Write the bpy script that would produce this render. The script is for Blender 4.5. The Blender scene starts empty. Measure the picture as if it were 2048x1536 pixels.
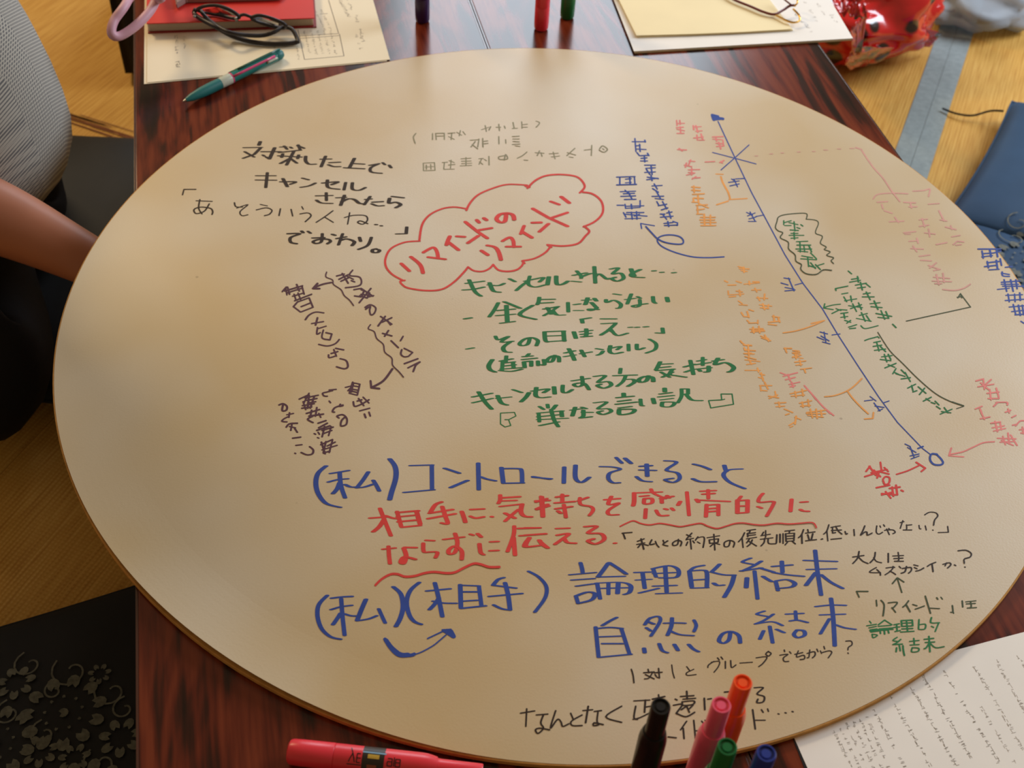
import bpy, bmesh, math, random
from mathutils import Vector, Matrix, noise
random.seed(7)
S = bpy.context.scene
C = S.collection

# ---------------- camera ----------------
FPX, PITCH, ROLL = 2429.66, 0.80919801, 0.05803858
ZD = 0.336                      # top of the round paper
CAMZ = ZD + 0.84707
cam_d = bpy.data.cameras.new('camera'); cam = bpy.data.objects.new('camera', cam_d); C.objects.link(cam)
cam_d.sensor_width = 36.0; cam_d.lens = FPX / 2048 * 36.0
cam_d.clip_start = 0.02; cam_d.clip_end = 50
fwd = Vector((0, math.cos(PITCH), -math.sin(PITCH))); up0 = Vector((0, math.sin(PITCH), math.cos(PITCH))); rt0 = Vector((1, 0, 0))
cr, sr = math.cos(ROLL), math.sin(ROLL)
rt = rt0 * cr + up0 * sr; up = -rt0 * sr + up0 * cr
cam.matrix_world = Matrix.Translation((0, 0, CAMZ)) @ Matrix((rt, up, -fwd)).transposed().to_4x4()
cam_d.dof.use_dof = True; cam_d.dof.focus_distance = 1.12; cam_d.dof.aperture_fstop = 9.0
S.camera = cam

# ---------------- light ----------------
W = bpy.data.worlds.new('room_light'); S.world = W; W.use_nodes = True
bg = W.node_tree.nodes['Background']; bg.inputs[0].default_value = (1.0, 0.72, 0.41, 1); bg.inputs[1].default_value = 0.24
def area(name, loc, target, sx, sy, power, col):
    d = bpy.data.lights.new(name, 'AREA'); d.shape = 'RECTANGLE'; d.size = sx; d.size_y = sy; d.energy = power; d.color = col
    o = bpy.data.objects.new(name, d); C.objects.link(o); o.location = loc
    o.rotation_euler = (Vector(target) - Vector(loc)).to_track_quat('-Z', 'Y').to_euler()
    return o
area('window_daylight', (0.1, 4.3, 1.9), (0.1, 1.0, 0.3), 1.3, 1.5, 42, (0.80, 0.89, 1.0))
area('side_window_daylight', (2.1, 2.2, 1.5), (0.3, 0.9, 0.3), 1.3, 1.2, 58, (0.80, 0.89, 1.0))
area('ceiling_lamp_light', (-1.75, 2.7, 2.1), (-0.7, 1.9, 0), 0.5, 0.5, 34, (1.0, 0.74, 0.42))
S.view_settings.view_transform = 'Standard'; S.view_settings.look = 'None'
S.view_settings.gamma = 1.0; S.view_settings.use_curve_mapping = False
S.view_settings.exposure = 0.0

# ---------------- helpers ----------------
def at(x, y, z=ZD):
    """where the photograph's point (x, y) meets the horizontal plane of height z"""
    X = (x - 1024) / FPX; Y = -(y - 768) / FPX
    D = fwd + rt * X + up * Y
    h = (CAMZ - z) / -D.z
    return Vector((D.x * h, D.y * h, z))
def lin(c):
    return tuple(((v / 255) / 12.92 if v <= 10 else (((v / 255) + .055) / 1.055) ** 2.4) for v in c) + (1,)
def tag(o, label=None, cat=None, group=None, kind=None):
    if label: o['label'] = label
    if cat: o['category'] = cat
    if group: o['group'] = group
    if kind: o['kind'] = kind
    return o
def empty(name, loc=(0, 0, 0), rz=0.0):
    o = bpy.data.objects.new(name, None); C.objects.link(o); o.location = loc; o.rotation_euler = (0, 0, rz)
    o.empty_display_size = 0.02
    return o
def link(name, me, mat, parent=None, smooth=False):
    o = bpy.data.objects.new(name, me); C.objects.link(o)
    if mat: me.materials.append(mat)
    if smooth:
        for p in me.polygons: p.use_smooth = True
    if parent: o.parent = parent
    return o
def fromdata(name, V, F, mat, parent=None, smooth=False):
    me = bpy.data.meshes.new(name); me.from_pydata([tuple(v) for v in V], [], F); me.update()
    return link(name, me, mat, parent, smooth)
def frombm(name, bm, mat, parent=None, smooth=False):
    me = bpy.data.meshes.new(name); bm.normal_update(); bm.to_mesh(me); bm.free()
    return link(name, me, mat, parent, smooth)
def box_bm(bm, x0, x1, y0, y1, z0, z1, bev=0.0):
    r = bmesh.ops.create_cube(bm, size=1.0, matrix=Matrix.Translation(((x0+x1)/2, (y0+y1)/2, (z0+z1)/2)) @ Matrix.Diagonal((x1-x0, y1-y0, z1-z0, 1)))
    if bev:
        es = list({e for v in r['verts'] for e in v.link_edges})
        bmesh.ops.bevel(bm, geom=es, offset=bev, segments=2, affect='EDGES', profile=0.7)
def box(name, x0, x1, y0, y1, z0, z1, mat, parent=None, bev=0.0):
    bm = bmesh.new(); box_bm(bm, x0, x1, y0, y1, z0, z1, bev); return frombm(name, bm, mat, parent)
def slab(name, pts, z0, z1, mat, parent=None, bev=0.0):
    """a flat piece with the outline pts (x, y) between two heights"""
    bm = bmesh.new(); vs = [bm.verts.new((p[0], p[1], z0)) for p in pts]
    f = bm.faces.new(vs); f.normal_update()
    if f.normal.z < 0: f.normal_flip()
    r = bmesh.ops.extrude_face_region(bm, geom=[f])
    for v in [g for g in r['geom'] if isinstance(g, bmesh.types.BMVert)]: v.co.z = z1
    bmesh.ops.recalc_face_normals(bm, faces=bm.faces)
    if bev: bmesh.ops.bevel(bm, geom=list(bm.edges), offset=bev, segments=2, affect='EDGES')
    return frombm(name, bm, mat, parent)
def lathe(name, prof, mat, parent=None, seg=32, M=None, smooth=True):
    """prof: (radius, height) from bottom to top; radius 0 closes"""
    V, F = [], []; n = len(prof)
    for r, h in prof:
        for k in range(seg):
            a = 2 * math.pi * k / seg; V.append(Vector((r * math.cos(a), r * math.sin(a), h)))
    for i in range(n - 1):
        for k in range(seg):
            F.append((i*seg+k, i*seg+(k+1) % seg, (i+1)*seg+(k+1) % seg, (i+1)*seg+k))
    F.append(tuple(range(seg))[::-1]); F.append(tuple((n-1)*seg+k for k in range(seg)))
    if M: V = [M @ v for v in V]
    me = bpy.data.meshes.new(name); me.from_pydata([tuple(v) for v in V], [], F); me.update()
    o = link(name, me, mat, parent)
    if smooth:
        for p in me.polygons: p.use_smooth = len(p.vertices) == 4
        md = o.modifiers.new('edge', 'EDGE_SPLIT'); md.split_angle = math.radians(35)
    return o
def crv(P, n=6, closed=False):
    out = []; m = len(P)
    if m < 3 and not closed: return [Vector(p) for p in P]
    P = [Vector(p) for p in P]
    for i in range(m if closed else m - 1):
        if closed: a, b, c, d = P[(i-1) % m], P[i], P[(i+1) % m], P[(i+2) % m]
        else: a, b, c, d = P[max(i-1, 0)], P[i], P[i+1], P[min(i+2, m-1)]
        for k in range(n):
            t = k / n
            out.append(0.5 * ((2*b) + (c-a)*t + (2*a-5*b+4*c-d)*t*t + (3*b-a-3*c+d)*t*t*t))
    if not closed: out.append(P[-1])
    return out
def tube(name, pts, r, mat, parent=None, closed=False, seg=10, n=6, flat=1.0, rs=None):
    P = crv(pts, n, closed); m = len(P); V, F = [], []
    R = (lambda i: r) if rs is None else (lambda i: rs[0] + (rs[1]-rs[0]) * i / (m-1))
    nx = None
    for i in range(m):
        t = (P[(i+1) % m] - P[i-1]) if closed else (P[min(i+1, m-1)] - P[max(i-1, 0)])
        t.normalize()
        if nx is None:
            nx = t.cross(Vector((0, 0, 1)));
            if nx.length < 1e-3: nx = t.cross(Vector((0, 1, 0)))
        nx = (nx - t * nx.dot(t)).normalized(); ny = t.cross(nx)
        for k in range(seg):
            a = 2*math.pi*k/seg; V.append(P[i] + nx*math.cos(a)*R(i) + ny*math.sin(a)*R(i)*flat)
    for i in range(m if closed else m-1):
        j = (i+1) % m
        for k in range(seg): F.append((i*seg+k, i*seg+(k+1) % seg, j*seg+(k+1) % seg, j*seg+k))
    if not closed: F.append(tuple(range(seg))[::-1]); F.append(tuple((m-1)*seg+k for k in range(seg)))
    return fromdata(name, V, F, mat, parent, True)

# ---------------- materials ----------------
def mat(name, c, rough=0.5, spec=0.5, metal=0.0, var=0.0, vscale=30, bump=0.0, bscale=200, coat=0.0, trans=0.0, alpha=1.0, c2=None, sheen=0.0, sss=0.0):
    m = bpy.data.materials.new(name); m.use_nodes = True; nt = m.node_tree; N = nt.nodes; L = nt.links
    b = N['Principled BSDF']; b.inputs['Base Color'].default_value = lin(c)
    b.inputs['Roughness'].default_value = rough; b.inputs['Specular IOR Level'].default_value = spec; b.inputs['Metallic'].default_value = metal
    b.inputs['Coat Weight'].default_value = coat; b.inputs['Transmission Weight'].default_value = trans; b.inputs['Alpha'].default_value = alpha
    b.inputs['Sheen Weight'].default_value = sheen
    if sss: b.inputs['Subsurface Weight'].default_value = sss; b.inputs['Subsurface Radius'].default_value = (.01, .004, .002)
    tc = N.new('ShaderNodeTexCoord')
    if var or c2:
        n = N.new('ShaderNodeTexNoise'); n.inputs['Scale'].default_value = vscale; n.inputs['Detail'].default_value = 5
        L.new(tc.outputs['Object'], n.inputs['Vector'])
        r = N.new('ShaderNodeValToRGB'); L.new(n.outputs['Fac'], r.inputs['Fac'])
        r.color_ramp.elements[0].position = .3; r.color_ramp.elements[1].position = .7
        a = lin(c); r.color_ramp.elements[0].color = lin(c2) if c2 else tuple(v*(1-var) for v in a[:3])+(1,)
        r.color_ramp.elements[1].color = a if c2 else tuple(min(1, v*(1+var)) for v in a[:3])+(1,)
        L.new(r.outputs['Color'], b.inputs['Base Color'])
    if bump:
        n = N.new('ShaderNodeTexNoise'); n.inputs['Scale'].default_value = bscale; n.inputs['Detail'].default_value = 4
        L.new(tc.outputs['Object'], n.inputs['Vector'])
        bp = N.new('ShaderNodeBump'); bp.inputs['Strength'].default_value = bump; bp.inputs['Distance'].default_value = .002
        L.new(n.outputs['Fac'], bp.inputs['Height']); L.new(bp.outputs['Normal'], b.inputs['Normal'])
    return m
def nodes(m):
    nt = m.node_tree; return nt.nodes, nt.links, nt.nodes['Principled BSDF'], [n for n in nt.nodes if n.type == 'TEX_COORD'][0]
def ramp(N, stops):
    r = N.new('ShaderNodeValToRGB'); e = r.color_ramp.elements
    e[0].position, e[0].color = stops[0][0], lin(stops[0][1]); e[1].position, e[1].color = stops[-1][0], lin(stops[-1][1])
    for p, c in stops[1:-1]:
        x = e.new(p); x.color = lin(c)
    return r

M = {}
# dark red rosewood with long streaks, glossy lacquer
m = M['wood'] = mat('rosewood', (90, 40, 25), rough=.2, spec=.45)
N, L, B, T = nodes(m)
mp = N.new('ShaderNodeMapping'); mp.inputs['Scale'].default_value = (10, 2.4, 5); L.new(T.outputs['Object'], mp.inputs['Vector'])
n1 = N.new('ShaderNodeTexNoise'); n1.inputs['Scale'].default_value = 1.0; n1.inputs['Detail'].default_value = 3; n1.inputs['Distortion'].default_value = 1.8; L.new(mp.outputs[0], n1.inputs['Vector'])
mul = N.new('ShaderNodeMath'); mul.operation = 'MULTIPLY'; mul.inputs[1].default_value = 16.0; L.new(n1.outputs['Fac'], mul.inputs[0])
sn = N.new('ShaderNodeMath'); sn.operation = 'SINE'; L.new(mul.outputs[0], sn.inputs[0])
mp2 = N.new('ShaderNodeMapping'); mp2.inputs['Scale'].default_value = (140, 9, 20); L.new(T.outputs['Object'], mp2.inputs['Vector'])
n2 = N.new('ShaderNodeTexNoise'); n2.inputs['Scale'].default_value = 1.0; n2.inputs['Detail'].default_value = 6; L.new(mp2.outputs[0], n2.inputs['Vector'])
ad = N.new('ShaderNodeMath'); ad.operation = 'MULTIPLY_ADD'; ad.inputs[1].default_value = .26; L.new(sn.outputs[0], ad.inputs[0]); L.new(n2.outputs['Fac'], ad.inputs[2])
r = ramp(N, [(.20, (22, 7, 5)), (.44, (54, 18, 11)), (.62, (90, 31, 17)), (.85, (114, 47, 26))]); L.new(ad.outputs[0], r.inputs['Fac']); L.new(r.outputs[0], B.inputs['Base Color'])
# kraft paper: soft mottling that also paints in patches of reflected light, fibre flecks
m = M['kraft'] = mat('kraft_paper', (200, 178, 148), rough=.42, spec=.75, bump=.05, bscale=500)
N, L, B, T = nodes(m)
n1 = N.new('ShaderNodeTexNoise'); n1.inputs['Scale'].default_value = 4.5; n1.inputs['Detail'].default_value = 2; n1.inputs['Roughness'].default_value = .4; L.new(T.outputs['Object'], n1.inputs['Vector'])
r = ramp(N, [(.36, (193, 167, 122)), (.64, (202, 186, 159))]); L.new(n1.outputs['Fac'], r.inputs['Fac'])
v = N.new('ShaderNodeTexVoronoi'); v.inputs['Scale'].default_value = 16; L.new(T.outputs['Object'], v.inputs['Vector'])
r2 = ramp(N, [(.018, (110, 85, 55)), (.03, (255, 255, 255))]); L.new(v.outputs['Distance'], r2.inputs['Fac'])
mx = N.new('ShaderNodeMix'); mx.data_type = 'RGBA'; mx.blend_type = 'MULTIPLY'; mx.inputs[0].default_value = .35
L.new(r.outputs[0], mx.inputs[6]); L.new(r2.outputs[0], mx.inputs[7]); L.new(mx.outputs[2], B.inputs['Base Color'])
M['board'] = mat('corrugated_edge', (190, 140, 76), rough=.8, spec=.2, var=.15, vscale=120)
# woven rush: fine ribs both ways
def tatami(name, rot):
    m = mat(name, (196, 150, 70), rough=.62, spec=.3)
    N, L, B, T = nodes(m)
    mp = N.new('ShaderNodeMapping'); mp.inputs['Rotation'].default_value = (0, 0, rot); L.new(T.outputs['Object'], mp.inputs['Vector'])
    w = N.new('ShaderNodeTexWave'); w.inputs['Scale'].default_value = 58; w.inputs['Distortion'].default_value = .6; w.inputs['Detail'].default_value = 1; L.new(mp.outputs[0], w.inputs['Vector'])
    w2 = N.new('ShaderNodeTexWave'); w2.bands_direction = 'Y'; w2.inputs['Scale'].default_value = 62; w2.inputs['Distortion'].default_value = 2; L.new(mp.outputs[0], w2.inputs['Vector'])
    mp3 = N.new('ShaderNodeMapping'); mp3.inputs['Scale'].default_value = (300, 12, 1); L.new(mp.outputs[0], mp3.inputs['Vector'])
    n = N.new('ShaderNodeTexNoise'); n.inputs['Scale'].default_value = 1; n.inputs['Detail'].default_value = 4; L.new(mp3.outputs[0], n.inputs['Vector'])
    a = N.new('ShaderNodeMath'); a.operation = 'MULTIPLY'; L.new(w.outputs['Fac'], a.inputs[0]); L.new(w2.outputs['Fac'], a.inputs[1])
    s = N.new('ShaderNodeMath'); s.operation = 'MULTIPLY_ADD'; s.inputs[1].default_value = .24; L.new(a.outputs[0], s.inputs[0]); L.new(n.outputs['Fac'], s.inputs[2])
    r = ramp(N, [(.3, (168, 118, 44)), (.55, (192, 146, 66)), (.85, (208, 166, 88))]); L.new(s.outputs[0], r.inputs['Fac']); L.new(r.outputs[0], B.inputs['Base Color'])
    bp = N.new('ShaderNodeBump'); bp.inputs['Strength'].default_value = .25; bp.inputs['Distance'].default_value = .0008
    L.new(w.outputs['Fac'], bp.inputs['Height']); L.new(bp.outputs[0], B.inputs['Normal'])
    return m
M['tatami'] = tatami('woven_rush', 0.0)
M['heri'] = mat('grey_cloth_edge', (128, 138, 138), rough=.8, var=.12, vscale=90)
M['paper'] = mat('white_paper', (240, 236, 230), rough=.7, spec=.3, var=.02, vscale=20)
M['paper_warm'] = mat('ivory_paper', (236, 226, 202), rough=.7, spec=.3)
M['cream'] = mat('cream_paper', (242, 226, 182), rough=.7, spec=.3, var=.03, vscale=12)
M['print'] = mat('printing_ink', (138, 130, 122), rough=.8, spec=.2)
M['print_dark'] = mat('dark_printing_ink', (60, 55, 50), rough=.8, spec=.2)
M['print_pale'] = mat('pale_printing_ink', (168, 160, 152), rough=.8, spec=.2)
INKC = {'black': (44, 28, 16), 'red': (210, 60, 54), 'blue': (44, 70, 150), 'green': (28, 110, 58), 'darkgreen': (62, 72, 40), 'purple': (80, 46, 60),
        'faintgreen': (140, 134, 106), 'pink': (222, 128, 122), 'faintpink': (205, 150, 140), 'orange': (228, 156, 78)}
for k, c in INKC.items(): M['ink_' + k] = mat(k + '_marker_ink', c, rough=.6, spec=.25, var=.10, vscale=60)
for k, c in dict(orange=(250, 86, 28), pink=(236, 92, 122), green=(8, 100, 48), blue=(34, 54, 140), black=(16, 15, 18), purple=(52, 24, 78), rose=(226, 52, 66)).items():
    M['pen_' + k] = mat(k + '_plastic', c, rough=.32, spec=.5, var=.04, vscale=40)
M['navy'] = mat('navy_satin', (42, 68, 96), rough=.6, spec=.2, sheen=0, var=.15, vscale=9, bump=.3, bscale=25)
M['navy_shaded'] = mat('navy_satin_shaded', (31, 33, 37), rough=.6, spec=.2, sheen=0, var=.15, vscale=9, bump=.3, bscale=25)  # same navy satin with shade painted into the colour, for the left cushions
M['brocade'] = mat('silver_brocade_thread', (92, 94, 86), rough=.6, spec=.3, var=.35, vscale=160)
M['blackcloth'] = mat('black_trouser_cloth', (22, 21, 24), rough=.9, spec=.2, bump=.3, bscale=60)
M['blackbag'] = mat('black_bag_fabric', (26, 21, 19), rough=.7, spec=.3, bump=.3, bscale=150)
M['skin'] = mat('skin', (178, 114, 86), rough=.5, spec=.4, var=.06, vscale=15, sss=.1)
M['hair'] = mat('dark_hair', (28, 22, 20), rough=.5, bump=.8, bscale=300)
M['lilac'] = mat('lilac_pink_cord', (206, 158, 176), rough=.5, var=.06, vscale=40)
M['redbook'] = mat('red_book_cover', (206, 42, 36), rough=.5, spec=.4)
M['pages'] = mat('book_page_edges', (214, 200, 178), rough=.8)
M['greycase'] = mat('grey_case', (150, 118, 112), rough=.6)
M['frame_black'] = mat('black_glasses_frame', (26, 16, 19), rough=.45)
M['frame_brown'] = mat('brown_glasses_arm', (108, 38, 26), rough=.3, coat=.4)
M['gold'] = mat('gold_metal', (226, 180, 96), rough=.22, metal=1.0)
M['steel'] = mat('steel_metal', (170, 168, 165), rough=.35, metal=1.0)
M['lens'] = mat('clear_lens', (250, 250, 250), rough=.02, trans=1.0)
M['teal'] = mat('teal_rubber', (22, 108, 108), rough=.45)
M['tealclear'] = mat('teal_clear_barrel', (26, 118, 112), rough=.18, coat=.5)
M['penwhite'] = mat('pale_pen_collar', (190, 196, 180), rough=.3, coat=.3)
M['penpink'] = mat('pink_pen_stripe', (206, 72, 120), rough=.3)
M['label'] = mat('dark_marker_label', (40, 32, 26), rough=.4)
M['labelgold'] = mat('gold_print_on_label', (196, 160, 62), rough=.4)
M['labelblue'] = mat('pale_blue_print_on_label', (120, 160, 190), rough=.4)
M['labelbrown'] = mat('brown_print_on_label', (140, 70, 36), rough=.4)
M['wall'] = mat('plaster_wall', (222, 208, 180), rough=.9, var=.04, vscale=4)
M['underfloor'] = mat('dark_boards_below_mats', (70, 48, 26), rough=.9)
# red glossy film with black dots
m = M['redfilm'] = mat('red_spotted_film', (196, 22, 26), rough=.16, spec=.7, coat=.6)
N, L, B, T = nodes(m)
v = N.new('ShaderNodeTexVoronoi'); v.inputs['Scale'].default_value = 17; v.inputs['Randomness'].default_value = .8; L.new(T.outputs['Object'], v.inputs['Vector'])
r = ramp(N, [(.27, (30, 8, 12)), (.34, (200, 22, 28))]); L.new(v.outputs['Distance'], r.inputs['Fac']); L.new(r.outputs[0], B.inputs['Base Color'])
m = M['greyfilm'] = mat('grey_clear_film', (150, 158, 168), rough=.5, spec=.4, alpha=.75)
# grey shirt: small woven lattice
m = M['shirt'] = mat('grey_checked_shirt', (150, 150, 150), rough=.85)
N, L, B, T = nodes(m)
mp = N.new('ShaderNodeMapping'); mp.inputs['Rotation'].default_value = (.3, .9, .8); L.new(T.outputs['Object'], mp.inputs['Vector'])
w = N.new('ShaderNodeTexWave'); w.inputs['Scale'].default_value = 125; w.inputs['Distortion'].default_value = .5; L.new(mp.outputs[0], w.inputs['Vector'])
w2 = N.new('ShaderNodeTexWave'); w2.bands_direction = 'Z'; w2.inputs['Scale'].default_value = 105; w2.inputs['Distortion'].default_value = .5; L.new(mp.outputs[0], w2.inputs['Vector'])
a = N.new('ShaderNodeMath'); a.operation = 'MAXIMUM'; L.new(w.outputs['Fac'], a.inputs[0]); L.new(w2.outputs['Fac'], a.inputs[1])
r = ramp(N, [(.45, (96, 96, 98)), (.9, (176, 172, 162))]); L.new(a.outputs[0], r.inputs['Fac']); L.new(r.outputs[0], B.inputs['Base Color'])
# ---- handwriting: strokes read off the photograph, laid on the paper plane ----
CROP = {'A': (340,260,4.096), 'B': (760,220,4.042), 'C': (540,530,3.839), 'D': (900,520,3.413), 'E': (1200,220,4.8),
        'F': (1420,420,5.12), 'G': (1440,640,4.2675), 'H': (1680,260,3.84), 'I': (1680,620,3.84), 'J': (600,880,4.096),
        'K': (1050,880,3.413), 'L': (600,1130,3.9385), 'M': (1120,1080,3.303), 'N': (1640,1010,4.8), 'O': (1240,1010,4.876),
        'Q': (1020,1270,2.844), 'R': (0,0,1.0)}
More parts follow.
